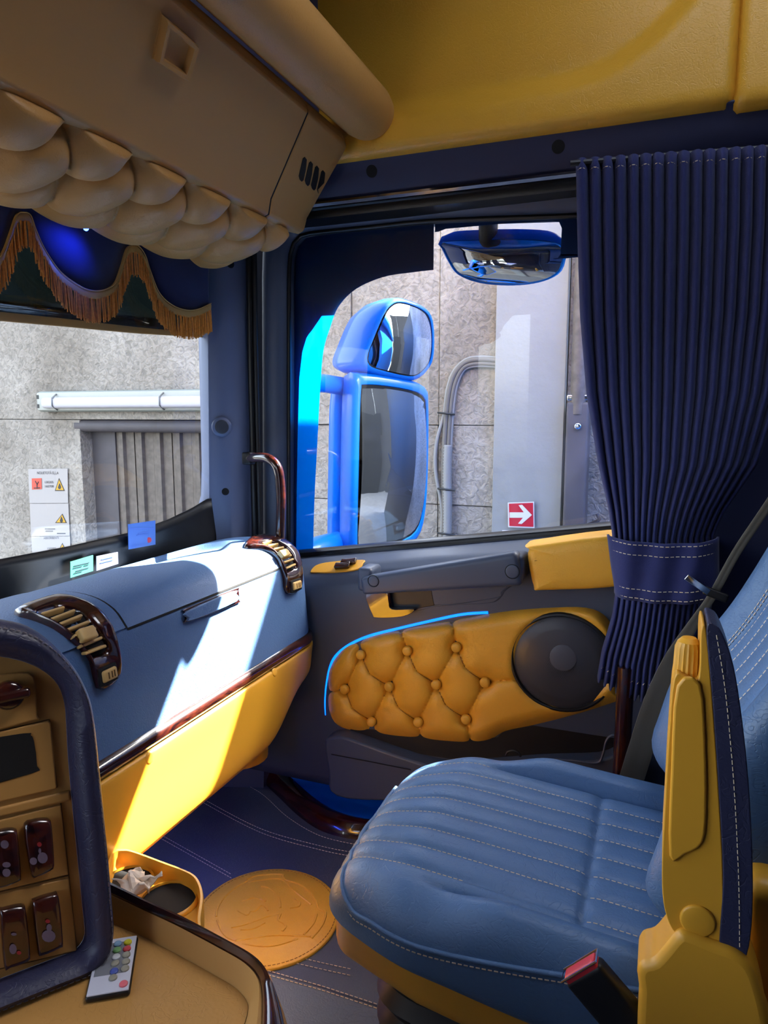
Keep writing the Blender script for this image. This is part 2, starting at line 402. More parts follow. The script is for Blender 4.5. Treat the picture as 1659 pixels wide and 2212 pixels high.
slab('door_lower', -1.3, 0.42, -0.5, -0.45, -1.12, -0.30, SLD, wl)
wf = thing('wall_front', (-1.3, 0.6, FZ), kind='structure')
slab('bulkhead', -1.42, -1.36, -0.45, 1.70, -1.12, -0.42, SLD, wf)
slab('roof_front', -1.36, -1.3, -0.45, 1.70, 0.62, 1.24, NAV, wf)
wr = thing('wall_right', (0.6, 1.72, FZ), kind='structure')
slab('side_panel', 0.10, 1.3, 1.70, 1.80, -1.12, 0.64, NAV, wr)
slab('added_sun_rail', -1.2, 7.5, 1.80, 2.0, 0.53, 0.62, PNT, wr)  # unseen slab added to block sun through the top of the window
slab('outer_side', 0.14, 7.5, 1.84, 1.88, -1.6, 1.3, PNT, wr)
slab('front_post', -1.16, -1.0, 1.79, 1.85, -1.12, 0.66, SLD, wr)

# ---- windscreen
def xw(y): return -1.36 + 0.22 * max(0.0, (y - 0.55) / 1.10) ** 2
def ws(px, py, off=0.0): return PF(px, py, lambda y: xw(y) + off)
win = thing('window_1', (-1.3, 0.7, -0.4), 'curved windscreen glass above the dashboard', kind='structure')
def wsurf(off, y0, y1, zlo, zhi, nu=40, nv=8):
    def fn(u, v):
        y = y0 + (y1 - y0) * u; a = zlo(y); c = zhi(y); z = a + (c - a) * v
        return Vector((xw(y) + off + 0.05 * (z - 0.1) * 0.6, y, z))
    return B().grid(nu, nv, fn)
YE = 1.66
wsurf(0, -0.45, YE, lambda y: -0.46, lambda y: 0.66).build('glass', GLASS, win)
bb = [(ws(x, y, 0.004)) for x, y in ((-160, 1246), (0, 1210), (150, 1182), (300, 1148), (370, 1122), (420, 1098), (452, 1078))]
tab = [(p.y, p.z) for p in bb]
wsurf(0.006, bb[0].y, YE, lambda y: -0.46, lambda y: interp(tab, y)).build('black_border', RUB, win, solid=0.003)
st = [(p.y, p.z) for p in [ws(x, y, 0.0) for x, y in ((-160, 672), (0, 683), (150, 697), (300, 712), (452, 722))]]
st2 = [(p.y, p.z) for p in [ws(x, y, 0.0) for x, y in ((-160, 658), (0, 672), (150, 688), (300, 706), (452, 720))]]
wsurf(-0.012, st[0][0], YE, lambda y: interp(st2, y), lambda y: 0.60).build('shade_strip', SMOKE, win, solid=0.003)
wsurf(-0.020, st[0][0], YE, lambda y: interp(st, y) - 0.008, lambda y: interp(st2, y) + 0.003).build('strip_edging', TPL, win, solid=0.004)

# ---- front pillar trim with tweeter and screw caps
pil = thing('trim_1', (-1.1, 1.66, -0.4), 'slate blue windscreen pillar cover', kind='structure')
rings = []
prof = [(-1.19, 1.655), (-1.165, 1.635), (-1.135, 1.635), (-1.10, 1.66), (-1.08, 1.70), (-1.075, 1.74), (-1.20, 1.76)]
for k in range(15):
    z = -0.46 + 1.10 * k / 14; fl_ = 0.05 * sstep(-0.18, -0.40, z) if z < -0.18 else 0
    fl_ = 0.06 * (1 - sstep(-0.42, -0.18, z))
    rings.append([Vector((x - (fl_ if i < 3 else 0) + 0.03 * (z - 0.1) * 0.4, y, z)) for i, (x, y) in enumerate(prof)])
pb = B().loft(rings); pillar = pb.build('cover', PIL, pil, 60, bevel=0.006)
pbv = pb.bvh()
p, n = on(pbv, 479, 922)
tw = B().disc(p - n * 0.004, n, 0.027, 0.014, 32, 0.25).build('tweeter', PIL, pil)
B().disc(p + n * 0.0095, n, 0.0185, 0.0025, 28, 0.1).build('tweeter_mesh', MESHM, tw)
for x, y, r_ in ((498, 570, 0.011), (487, 1062, 0.010)):
    p, n = on(pbv, x, y); B().disc(p - n * 0.002, n, r_, 0.0035, 20, 0.4).build('screw_cap', GAP, pil)

# ---- navy header rail above the door and chrome drip line
hd = thing('trim_2', (-0.3, 1.70, 0.55), 'navy header rail above the passenger door', kind='structure')
b = B(); b.loft([[Vector((x, 1.645, 0.612)), Vector((x, 1.658, 0.602)), Vector((x, 1.667, 0.575)), Vector((x, 1.68, 0.54)), Vector((x, 1.72, 0.516)), Vector((x, 1.80, 0.516)), Vector((x, 1.80, 0.69))] for x in [-1.05 + 0.15 * k for k in range(16)]])
b.build('rail', NAV, hd, 60, bevel=0.006); hbv = b.bvh()
for x, y in ((803, 370), (1206, 317)):
    p, n = on(hbv, x, y); B().disc(p - n * 0.001, n, 0.014, 0.003, 24, 0.45).build('screw_cap', GAP, hd)
B().loft([[Vector((x, 1.685, 0.528)), Vector((x, 1.683, 0.522)), Vector((x, 1.69, 0.517)), Vector((x, 1.70, 0.52))] for x in (-1.05, 0.2)]).build('chrome_line', CHR, hd)
B().loft([[Vector((x, 1.70, 0.518)), Vector((x, 1.695, 0.505)), Vector((x, 1.70, 0.492)), Vector((x, 1.78, 0.488)), Vector((x, 1.78, 0.52))] for x in (-1.05, 0.2)]).build('door_seal', RUB, hd, 60)

# ---- yellow leather side panel over the door (padded lower roll, hollow centre)
sp_ = thing('trim_3', (-0.2, 1.66, 0.66), 'ochre leather side panel under the roof, above the door', kind='structure')
YS0 = 1.64
def side(x0, x1, z0, z1, hollow):
    def fn(u, v):
        x = x0 + (x1 - x0) * u; z = z0 + (z1 - z0) * v
        lo = 0.085 + 0.33 * max(0, (x + 0.25) / 0.40) ** 2.2 if hollow else 9
        d = z - z0
        roll = 0.0
        if hollow:
            roll = 0.045 * sstep(lo - 0.03, lo + 0.05, d) * (1 - sstep(x1 - 0.1, x1 - 0.02, x) * 0.4)
        edge = 0.02 * (1 - min(1, d / 0.02)) ** 2 + 0.012 * (1 - min(1, (x1 - x) / 0.012)) ** 2 + 0.012 * (1 - min(1, (x - x0) / 0.012)) ** 2
        return Vector((x, YS0 + roll + edge - 0.10 * sstep(0.25, 0.6, d), z))
    return B().grid(70, 50, fn)
side(-1.25, 0.093, 0.604, 1.2, True).build('pad', YEL, sp_, 80, solid=0.01)
side(0.097, 0.8, 0.594, 1.2, False).build('rear_pad', YEL, sp_, 80, solid=0.01)

# ================================================================== PASSENGER DOOR
door = thing('door_1', (-0.5, 1.72, -1.1), 'passenger door with tufted ochre leather panel and speaker', kind='structure')
CYD = 1.65                                     # front face of the door card
GY = 1.795                                     # window glass
def dc(x, y, dy=0.0): px, py = C6(x, y); return PY(px, py, CYD - dy)
sill = lambda x, y=GY: interp([(-1.2, -0.447), (-0.97, -0.41), (-0.1, -0.278), (0.3, -0.22)], x)
# card: shoulder ledge at the window, rounded front edge, flat face
def card(u, v):
    x = -1.065 + 1.165 * u
    s = sill(x)
    pr = [(1.80, s + 0.0), (1.745, s - 0.006), (1.70, s - 0.020), (1.67, s - 0.040), (1.655, s - 0.062), (1.65, s - 0.085), (1.65, -0.70), (1.655, -0.90), (1.665, -1.01)]
    t = v * (len(pr) - 1); i = min(int(t), len(pr) - 2); f = t - i
    return Vector((x, pr[i][0] + (pr[i + 1][0] - pr[i][0]) * f, pr[i][1] + (pr[i + 1][1] - pr[i][1]) * f))
cb = B().grid(30, 36, card); cardo = cb.build('door_card', SLA, door, 60, solid=0.012); dbv = cb.bvh()
b = B(); xs = [-1.0 + 0.05 * k for k in range(24)]
b.loft([[Vector((x, 1.77, sill(x) + 0.0)), Vector((x, 1.765, sill(x) + 0.016)), Vector((x, 1.775, sill(x) + 0.022)), Vector((x, 1.80, sill(x) + 0.022)), Vector((x, 1.81, sill(x) - 0.01))] for x in xs])
b.build('sill_seal', RUB, door, 50)
b = B(); b.loft([[Vector((x, 1.76, sill(x) - 0.002)), Vector((x, 1.757, sill(x) + 0.004)), Vector((x, 1.768, sill(x) + 0.007))] for x in xs]); b.build('sill_trim', CHR, door, 30)
# outer skin below the window
b = B().grid(2, 2, lambda u, v: Vector((-1.1 + 1.3 * u, 1.86 - 0.03 * v, -1.3 + v * (sill(-1.1 + 1.3 * u) + 1.3)))); b.build('outer_skin', PNT, door, 30, solid=0.01)
# window frame around the glass: front upright and top bar
frm = [(626, 1210), (626, 700), (628, 560), (640, 522), (668, 506), (800, 492), (945, 478), (1260, 466), (1400, 458)]
inn = spl([PY(x, y, 1.775) for x, y in frm], 6)
out = []
for p in inn:
    top = sstep(0.30, 0.47, p.z)
    out.append(Vector((p.x - 0.075 * (1 - sstep(-0.93, -0.80, p.x)) - (0.02 if p.z > 0.46 and p.x < -0.9 else 0), 1.755, p.z + (0.07 if p.x > -0.9 else 0.07 * sstep(0.40, 0.47, p.z)))))
outs = resample(out, 60); inns = resample(inn, 60)
b = B(); b.loft([[outs[i], outs[i].lerp(inns[i], 0.3) + Vector((0, -0.02, 0)), outs[i].lerp(inns[i], 0.75) + Vector((0, -0.018, 0)), inns[i], inns[i] + Vector((0, 0.05, 0)), outs[i] + Vector((0, 0.05, 0))] for i in range(60)])
b.build('window_frame', SLA, door, 50)
b = B(); b.tube([p + Vector((0, -0.004, 0)) for p in inns], 0.006, 8); b.build('glass_seal', RUB, door, 60)
# seals in the gap between pillar and door
for xx, r_, m_ in ((-1.062, 0.010, RUB), (-1.046, 0.007, BLK)):
    B().tube([(xx, 1.715, -0.5), (xx, 1.715, 0.2), (xx + 0.004, 1.715, 0.56)], r_, 10).build('upright_seal', m_, door, 60)
B().grid(2, 2, lambda u, v: Vector((-1.0 + 1.1 * u, GY, -0.47 + 0.97 * v))).build('glass', GLASS, door, 0)
# blue film stuck on the glass: top band and front strip, with a cut-out for the kerb mirror
def fp(x, y): q = C4(x, y); return PY(q[0], q[1], GY + 0.006)
arc = spl([fp(*q) for q in ((365, 1560), (372, 1300), (385, 1050), (398, 800), (412, 640), (440, 540), (480, 440), (560, 360), (680, 308), (800, 288), (905, 276))], 5)
b = B(); zt = 0.50; xl = -1.02
prev = None; vs = []
for p in arc: vs.append((p, Vector((xl, GY + 0.006, p.z)) if p.z < 0.27 else None))
k0 = [i for i, q in enumerate(vs) if q[1] is None][0]
low = [q[0] for q in vs[:k0]]; hi = [q[0] for q in vs[k0 - 1:]]
oc = sorted([(q.z, q.x) for q in [fp(*c_) for c_ in ((290, 1600), (292, 1300), (296, 1050), (304, 760), (318, 640), (338, 575), (362, 545), (396, 496), (432, 440))]])
b.loft([[Vector((min(p.x, interp(oc, p.z)), p.y, p.z)), Vector((xl, GY + 0.006, p.z))] for p in low], False, False)
cz = hi[0].z
b.loft([[p, Vector((xl + (p.x - hi[0].x) * 1.0 if False else p.x, GY + 0.006, zt))] for p in hi], False, False)
b.add([Vector((xl, GY + 0.006, cz)), hi[0], Vector((hi[0].x, GY + 0.006, zt)), Vector((xl, GY + 0.006, zt))], [[0, 1, 2, 3]])
# around the cut-out
cut = [(910, 275), (912, 140), (925, 105), (960, 92), (1200, 70), (1440, 56), (1468, 62), (1480, 90), (1474, 205), (1462, 222), (1440, 226)]
ct = [fp(*q) for q in cut]
topc = [p for p in ct[2:8]]
b.loft([[p, Vector((p.x, GY + 0.006, zt))] for p in [ct[0], ct[1]][:0] + [Vector((ct[0].x, GY + 0.006, ct[2].z))] + topc + [Vector((fp(1640, 60).x, GY + 0.006, ct[7].z))]], False, False)
b.add([ct[7], ct[8], fp(1480, 214), fp(1640, 208), Vector((fp(1640, 60).x, GY + 0.006, ct[7].z))], [[0, 1, 2, 3, 4]])
b.add([fp(1462, 222), fp(1440, 226), fp(1450, 228), fp(1640, 212), fp(1640, 206), fp(1474, 206)], [[0, 1, 2, 3, 4, 5]])
b.build('blue_film', FILM_SHADE, door, 0, solid=0.001)
bs_ = B(); bs_.loft([[p, Vector((min(p.x - 0.001, interp(oc, p.z)), p.y, p.z))] for p in low], False, False)
bs_.build('sunlit_film_strip', FILM_LIT, door, 0)  # same film in the brighter material, standing in for sun on it
# clear deflector plate outside, cut diagonally
# ---- switch plate
def ledge(px, py, off=0.0): p, n = on(dbv, px, py); return p + n * off, n
sw_o = [ledge(*C6(*q))[0] for q in ((118, 245), (150, 212), (230, 196), (370, 188), (372, 205), (345, 235), (240, 248), (140, 250))]
nu_ = Vector((0, -0.62, 0.78))
swp = B().prism([p - nu_ * 0.004 for p in spl(sw_o, 5, True)], nu_ * 0.014).build('switch_plate', YPL, door, 40, bevel=0.002)
for k, (x, y) in enumerate(((275, 222), (305, 203))):
    p, n = ledge(*C6(x, y)); ax = (Vector((0.97, 0, 0.15)).normalized(), Vector((0, 0.78, 0.62)).normalized(), nu_)
    B().rbox(p + nu_ * 0.012, (0.022, 0.009, 0.007), 0.004, (4, 2, 2), ax, lambda q: (q.x, q.y, q.z + 6.0 * q.x * q.x)).build('window_switch', WOOD, swp)
# ---- grab handle with pocket behind it
hp_out = [dc(*q, 0.0) for q in ((372, 262), (390, 322), (700, 305), (1060, 292), (1140, 252), (1150, 200), (1140, 168), (1105, 152))]
def handle_fn(q):
    return q
a0 = dc(385, 292, 0.05); a1 = dc(1120, 226, 0.05)
axx = (a1 - a0).normalized(); axz = Vector((0, 0, 1)); axz = (axz - axx * axz.dot(axx)).normalized(); axy = axz.cross(axx)
mid = (a0 + a1) / 2; hl = (a1 - a0).length / 2
def bar(q):
    t = q.x / hl
    return Vector((q.x, q.y - 0.006 * t * t * 0, q.z * (1.0 + 0.28 * t) - 0.004 + 0.004 * t))
grab = B().rbox(mid + axz * 0.005, (hl + 0.008, 0.022, 0.031), 0.012, (24, 3, 3), (axx, axy, axz), bar).build('grab_bar', SLA, door, 60)
for q, r_ in (((418, 281), 0.0135), ((1091, 235), 0.0155)):
    p = dc(*q, 0.074); B().disc(p + Vector((0, 0.003, 0)), (0, -1, 0), r_, 0.003, 28, 0.15).build('bar_cap', SLA, grab)
for q, r_ in (((418, 281), 0.0140), ((1091, 235), 0.0160)):
    p = dc(*q, 0.0725); B().tube([p + Vector((math.cos(a) * r_, 0, math.sin(a) * r_)) for a in [2 * math.pi * k / 24 for k in range(25)]], 0.0011, 5, up=Vector((0, 1, 0))).build('cap_groove', GAP, grab)
for q in ((400, 262), (1120, 205)):
    p = dc(*q, 0.02); B().rbox(p, (0.02, 0.035, 0.03), 0.01, (2, 2, 2)).build('bar_foot', SLA, grab)
# hollow in the ledge behind the bar
hol = [dc(*q, 0.0) + Vector((0, 0.03, 0.0)) for q in ((495, 212), (560, 192), (700, 176), (900, 160), (1050, 146), (1056, 160), (900, 180), (600, 214))]
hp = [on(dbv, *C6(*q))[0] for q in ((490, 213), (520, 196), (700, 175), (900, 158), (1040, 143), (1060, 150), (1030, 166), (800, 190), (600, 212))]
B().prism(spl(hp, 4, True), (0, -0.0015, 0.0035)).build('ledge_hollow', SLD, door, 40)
# ---- release lever recess
rc = spl([dc(*q, 0.0) for q in ((395, 322), (520, 316), (1050, 285), (1052, 330), (1020, 372), (960, 385), (720, 402), (560, 440), (440, 442), (410, 400))], 5, True)
cen = sum(rc, Vector()) / len(rc)
rin = [cen.lerp(p, 0.90) + Vector((0, 0.002, 0)) for p in rc]
b = B(); b.loft([[p + Vector((0, 0.001, 0)) for p in rc], [cen.lerp(p, 1.01) + Vector((0, -0.006, 0)) for p in rc], [cen.lerp(p, 0.985) + Vector((0, -0.007, 0)) for p in rc], rin], True, True)
rec = b.build('lever_recess', SLD, door, 50)
B().prism(spl([dc(*q, 0.003) for q in ((700, 306), (1046, 290), (1040, 335), (1010, 362), (720, 396))], 4, True), (0, -0.004, 0)).build('recess_cover', SLA, rec, 40, bevel=0.002)
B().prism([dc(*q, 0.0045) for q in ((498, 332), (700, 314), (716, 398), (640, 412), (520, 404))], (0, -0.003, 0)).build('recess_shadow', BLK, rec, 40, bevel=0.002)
lv = spl([dc(*q, 0.012) for q in ((396, 335), (490, 331), (505, 370), (520, 408), (620, 408), (618, 425), (560, 446), (450, 450), (425, 432))], 4, True)
B().prism(lv, (0, -0.018, 0)).build('release_lever', WOOD, door, 40, bevel=0.004)
# ---- tufted leather panel
to = [(190, 800), (193, 730), (206, 690), (230, 645), (275, 595), (340, 560), (500, 517), (700, 480), (900, 446), (1100, 416), (1300, 402), (1450, 403), (1540, 440), (1590, 520), (1622, 650), (1622, 850),
      (1590, 872), (1400, 932), (1200, 982), (1060, 1012), (985, 1052), (890, 1068), (760, 1060), (560, 1040), (330, 1010), (245, 982), (207, 930), (191, 860)]
o2 = spl([Vector((x, y, 0)) for x, y in to], 6, True)
xs_ = [p.x for p in o2]; xmin, xmax = min(xs_), max(xs_)
def bounds(x):
    ys = []
    for a, c in zip(o2, o2[1:] + o2[:1]):
        if (a.x - x) * (c.x - x) <= 0 and abs(a.x - c.x) > 1e-9: ys.append(a.y + (c.y - a.y) * (x - a.x) / (c.x - a.x))
    return (min(ys), max(ys)) if ys else (800, 800)
BT = [(360, 636), (585, 617), (822, 600), (282, 803), (497, 790), (724, 780), (960, 769), (412, 960), (637, 962), (868, 948)]
def curve2(a, c, sag): m_ = ((a[0] + c[0]) / 2 + sag[0], (a[1] + c[1]) / 2 + sag[1]); return [a, m_, c]
SEG = []
for i, j, s in ((0, 3, 0), (0, 4, 1), (1, 4, 0), (1, 5, 1), (2, 5, 0), (2, 6, 1), (3, 7, 1), (4, 7, 0), (4, 8, 1), (5, 8, 0), (5, 9, 1), (6, 9, 0)):
    a, c = BT[i], BT[j]; SEG.append((a, ((a[0] + c[0]) / 2 - 26 * s, (a[1] + c[1]) / 2 + 18 * s), c))
for a, c in ((BT[0], (345, 556)), (BT[1], (548, 505)), (BT[2], (800, 462)), (BT[7], (415, 1030)), (BT[8], (650, 1054)), (BT[9], (892, 1070)), (BT[3], (188, 822)), (BT[6], (1140, 755))):
    SEG.append((a, ((a[0] + c[0]) / 2, (a[1] + c[1]) / 2), c))
SL = [];
for a, m_, c in SEG: SL += [(a, m_), (m_, c)]
def sdist(x, y, a, c):
    dx, dy = c[0] - a[0], c[1] - a[1]; t = max(0, min(1, ((x - a[0]) * dx + (y - a[1]) * dy) / (dx * dx + dy * dy)))
    return math.hypot(x - a[0] - dx * t, y - a[1] - dy * t)
def bdist(x, y): return min(sdist(x, y, (a.x, a.y), (c.x, c.y)) for a, c in zip(o2[::2], o2[2::2] + o2[:2:2]))
SPK = (1335, 668, 214)
def tuft_h(x, y, edge):
    h = 0.034 * (1 - (1 - min(1, edge / 85.0)) ** 2.4)
    db = min(math.hypot(x - p[0], y - p[1]) for p in BT); ds = min(sdist(x, y, a, c) for a, c in SL)
    h -= 0.017 * math.exp(-(db / 42.0) ** 2) + 0.009 * math.exp(-db / 60.0)
    h -= 0.0105 * math.exp(-ds / 6.0) + 0.004 * math.exp(-(ds / 34.0) ** 2)
    r_ = math.hypot(x - SPK[0], (y - SPK[1]) * 1.05)
    h -= 0.022 * (1 - sstep(SPK[2] - 30, SPK[2] + 60, r_))
    return max(h, 0.0005)
NU, NV = 250, 124
vs = []
for i in range(NU):
    u = i / (NU - 1); u = 0.5 - 0.5 * math.cos(math.pi * (0.03 + 0.94 * u)); u = (u - (0.5 - 0.5 * math.cos(math.pi * 0.03))) / (math.cos(math.pi * 0.03))
    x = xmin + 0.3 + (xmax - xmin - 0.6) * max(0, min(1, u)); y0, y1 = bounds(x); col = []
    for j in range(NV):
        v = j / (NV - 1); v = 0.5 * v + 0.5 * (0.5 - 0.5 * math.cos(math.pi * v)); y = y0 + (y1 - y0) * v
        e = bdist(x, y) if (v < 0.3 or v > 0.7 or x < xmin + 110 or x > xmax - 110) else 100
        col.append(dc(x, y, tuft_h(x, y, e) if 0 < j < NV - 1 else -0.002))
    vs.append(col)
b = B(); b.loft(vs, False, False)
tp = b.build('tufted_panel', YEL, door, 80)
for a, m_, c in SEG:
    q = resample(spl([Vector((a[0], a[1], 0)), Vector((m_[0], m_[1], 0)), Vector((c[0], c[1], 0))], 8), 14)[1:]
    B().tube([dc(p.x, p.y, tuft_h(p.x, p.y, bdist(p.x, p.y)) - 0.0002) for p in q], 0.0010, 5).build('seam_shade', STY, tp, 60)  # thin dark tubes standing in for shade in the tuft folds
for q in BT:
    p = dc(*q, 0.015); B().disc(p, (0, -1, 0), 0.0125, 0.011, 20, 0.35).build('button', YEL, tp)
# ---- speaker
sc_ = dc(SPK[0], SPK[1], 0.012)
spk = B(); n_ = 48; sr = 0.121
def cring(r, y): return [sc_ + Vector((math.cos(2 * math.pi * k / n_) * r, -y, math.sin(2 * math.pi * k / n_) * r * 0.98)) for k in range(n_)]
spk.loft([cring(sr, 0), cring(sr, 0.012), cring(sr * 0.985, 0.017), cring(sr * 0.95, 0.018), cring(sr * 0.925, 0.014), cring(sr * 0.92, 0.005)], True, True)
spo = spk.build('speaker', BLK, door, 50)
g = B(); g.loft([cring(sr * 0.925, 0.012), cring(sr * 0.85, 0.017), cring(sr * 0.7, 0.022), cring(sr * 0.68, 0.0225), cring(sr * 0.4, 0.027), cring(sr * 0.1, 0.029)], True, True)
g.build('speaker_mesh', MESHM, spo, 60)
pt = [sc_ + Vector((math.cos(a) * sr * 0.63 + 0.0, -0.0245 + 0.003 * abs(math.sin(a)), math.sin(a) * sr * 0.63)) for a in [2 * math.pi * k / 40 for k in range(40)]]
B().disc(sc_ + Vector((0.004, -0.027, 0.018)), (0.1, -1, 0.1), 0.030, 0.006, 28, 0.6).build('dust_cap', mat('speaker_cone', rgb(86, 88, 96), 0.35), spo)
b = B(); gp = random.Random(3)
for k in range(-26, 27):
    for l in range(-26, 27):
        x = (k + 0.5 * (l % 2)) * 0.0041; z = l * 0.0036; r_ = math.hypot(x, z)
        if r_ < sr * 0.88: 
            c = sc_ + Vector((x, -0.0135 - 0.0165 * (1 - (r_ / (sr * 0.925)) ** 1.6), z)); d = 0.0011
            b.add([c + Vector((d, 0, 0)), c + Vector((0, 0, d)), c + Vector((-d, 0, 0)), c + Vector((0, 0, -d)), c + Vector((0, -0.0008, 0))], [[0, 1, 4], [1, 2, 4], [2, 3, 4], [3, 0, 4]])
b.build('mesh_dots', BLK, spo, 0, kind='stuff')
B().disc(dc(1398, 775, 0.031), (0, -1, 0), 0.018, 0.003, 24, 0.3).build('badge', BLK, spo)
# ---- LED strip around the panel
led = spl([dc(*q, 0.004) for q in ((975, 432), (850, 441), (700, 472), (550, 507), (400, 545), (300, 590), (238, 642), (208, 700), (190, 790), (184, 870), (186, 930))], 6)
LEDM = mat('led_strip', rgb(20, 60, 255), 0.4, emit=((0.0, 0.11, 1.0, 1), 1.3))
n_ = len(led)
B().tube(led, [0.0042 * (1 if i < n_ * 0.6 else 1 - 0.75 * (i / n_ - 0.6) / 0.4) for i in range(n_)], 8).build('led_strip', LEDM, door, 60)
# ---- armrest pad
a = [dc(*q, 0.0) for q in ((1183, 98), (1190, 200), (1225, 300), (1700, 262), (1700, 60))]
c0 = sum(a, Vector()) / 5
ap = [(1180, 150), (1186, 105), (1205, 88), (1700, 46), (1700, 262), (1240, 305), (1215, 296), (1200, 260)]
loop = resample(spl([dc(*q, 0.0) for q in ap], 6, True), 64, True); cen = sum(loop, Vector()) / 64
b = B(); prof = [(1.0, -0.03), (1.0, 0.03), (0.985, 0.045), (0.95, 0.053), (0.85, 0.057), (0.5, 0.060)]
b.loft([[cen.lerp(p, t) + Vector((0, -h, 0)) for p in loop] for t, h in prof])
arm = b.build('armrest_pad', YEL, door, 60); 
l1 = spl([dc(*q, 0.0565) for q in ((1200, 170), (1300, 152), (1450, 140), (1700, 128))], 6)
l2 = [p + Vector((0, -0.0005, -0.006)) for p in l1]
stitches('stitching', [l1, l2], (0, -1, 0), STY, arm)
# ---- lower door pocket
pk = spl([dc(*q, 0.05) for q in ((182, 1070), (195, 1045), (230, 1036), (300, 1045), (600, 1150), (800, 1190), (1200, 1160), (1500, 1150), (1640, 1120), (1640, 1372), (600, 1350), (240, 1325), (200, 1200))], 4, True)
b = B(); b.prism(pk, (0, 0.06, 0)); b.build('pocket_front', SLA, door, 40, bevel=0.006)
mo = [dc(*q, 0.049) for q in ((275, 1024), (420, 1038), (640, 1062), (860, 1080), (1000, 1075), (1030, 1040), (1300, 985), (1640, 900), (1640, 1125), (1500, 1152), (1200, 1160), (800, 1186), (600, 1152), (265, 1086))]
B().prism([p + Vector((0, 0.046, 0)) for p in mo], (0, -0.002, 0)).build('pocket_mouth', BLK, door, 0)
B().tube([dc(*q, 0.052) for q in ((215, 1120), (400, 1155), (600, 1195))], 0.0012, 6).build('pocket_groove', GAP, door)
rg = spl([dc(*q, 0.056) for q in ((1060, 1125), (1070, 1108), (1095, 1102), (1120, 1112), (1132, 1130))], 5); B().tube(rg, 0.003, 6).build('pocket_eyelet', BLK, door)
cu = spl([dc(*q, 0.055) for q in ((1220, 1140), (1380, 1150), (1500, 1160), (1530, 1120), (1545, 1060), (1570, 1030), (1620, 1030))], 6); B().tube(cu, 0.003, 6).build('pocket_bead', SLA, door)
# raised moulding around the panel's front edge
mo = spl([dc(*q, 0.0) for q in ((330, 1010), (200, 985), (140, 960), (110, 880), (108, 780), (125, 680), (160, 600), (230, 540), (330, 495))], 5)
# ---- door sill below: painted step and wood trim
ds = thing('trim_4', (-0.7, 1.62, FZ), 'glossy blue door sill with burl wood trim strip', kind='structure')
wt = [PZ(x, y, FZ) for x, y in ((548, 1640), (566, 1682), (605, 1722), (650, 1764), (700, 1795), (770, 1812), (860, 1815))]
wt = spl(wt, 6)
b = B(); b.loft([[p + Vector((0, -0.004, 0.0)), p + Vector((0, -0.002, 0.016)), p + Vector((0.004, 0.012, 0.03)), p + Vector((0.010, 0.035, 0.036)), p + Vector((0.016, 0.06, 0.025)), p + Vector((0.016, 0.06, 0.0))] for p in wt])
b.build('wood_trim', WOOD, ds, 60)
b = B(); b.loft([[p + Vector((0.012, 0.05, 0.026)), Vector((p.x + 0.05, max(p.y + 0.09, 1.70), -1.045)), Vector((p.x + 0.05, 1.84, -1.06)), Vector((p.x + 0.05, 1.84, -1.12)), p + Vector((0.012, 0.05, -0.04))] for p in wt]); b.build('sill', PNT, ds, 60)
B().prism([(-1.3, 1.60, -1.08), (-1.04, 1.69, -1.08), (-1.02, 1.70, -0.6), (-1.3, 1.62, -0.6)], (0, 0.05, 0)).build('kick_panel', SLA, ds, 40)

# ================================================================== DASHBOARD
dash = thing('dashboard', (-0.95, 1.1, -0.78), 'light blue leather dashboard with burl wood vents above yellow knee panel', 'dashboard')
PT = [(-1.335, -0.47), (-1.22, -0.378), (-1.12, -0.338), (-1.02, -0.320), (-0.94, -0.322), (-0.89, -0.341), (-0.863, -0.372)]
PFc = [(-0.884, -0.352), (-0.866, -0.371), (-0.860, -0.39), (-0.856, -0.42), (-0.850, -0.48), (-0.846, -0.53), (-0.843, -0.572)]
YEND = 1.655
def sweep(pr, ys, yround=0.07, inner=(-1.05, -0.52), extra=None):
    rings = []
    for y in ys:
        d = max(0, (y - (YEND - yround)) / yround); k = 1 - math.sqrt(max(0, 1 - min(1, d) ** 2)) if d > 0 else 0
        rr = []
        for (x, z) in pr:
            q = Vector((x, y, z)); c = Vector((inner[0], y, inner[1])); dv = (c - q).normalized()
            q = q + dv * k * 0.045
            if extra: q = extra(q)
            rr.append(q)
        rings.append(rr)
    return rings
def yl(a, b, n): return [a + (b - a) * i / n for i in range(n + 1)]
pts3 = lambda l, n: [(p.x, p.y) for p in spl([Vector((x, z, 0)) for x, z in l], n)]
ys_end = [YEND - 0.07 * (1 - math.sin(math.pi / 2 * k / 8)) for k in range(9)]
ysR = yl(0.965, YEND - 0.075, 24) + ys_end
ptT = pts3(PT, 5)
def dip(q):                                  # shallow oval hollow in the lid
    r = math.hypot((q.x + 1.06) / 0.10, (q.y - 1.37) / 0.17); s = 0.016 * (1 - sstep(0.75, 1.0, r))
    return Vector((q.x, q.y, q.z - s))
def dens(ptl, n=3): return [(p.x, p.y) for p in resample([Vector((x, z, 0)) for x, z in ptl], len(ptl) * n)]
top = B().loft(sweep(dens(ptT), yl(0.965, YEND - 0.075, 70) + ys_end, extra=dip), False, False)
top.build('top_cover', DBL, dash, 60)
cen_ = B().loft(sweep(ptT, yl(0.45, 0.958, 12), extra=lambda q: q + Vector((0.003, 0, 0.003))), False, False); cen_.build('centre_cover', DBL, dash, 60)
pf = pts3(PFc, 4)
face = B().loft(sweep(pf, yl(0.45, YEND - 0.075, 24) + ys_end), False, False); face.build('face_panel', DBL, dash, 60)
B().loft(sweep([(-0.8645, -0.3700), (-0.8620, -0.3735), (-0.8615, -0.3762)], ysR), False, False).build('lid_gap', GAP, dash, 60)
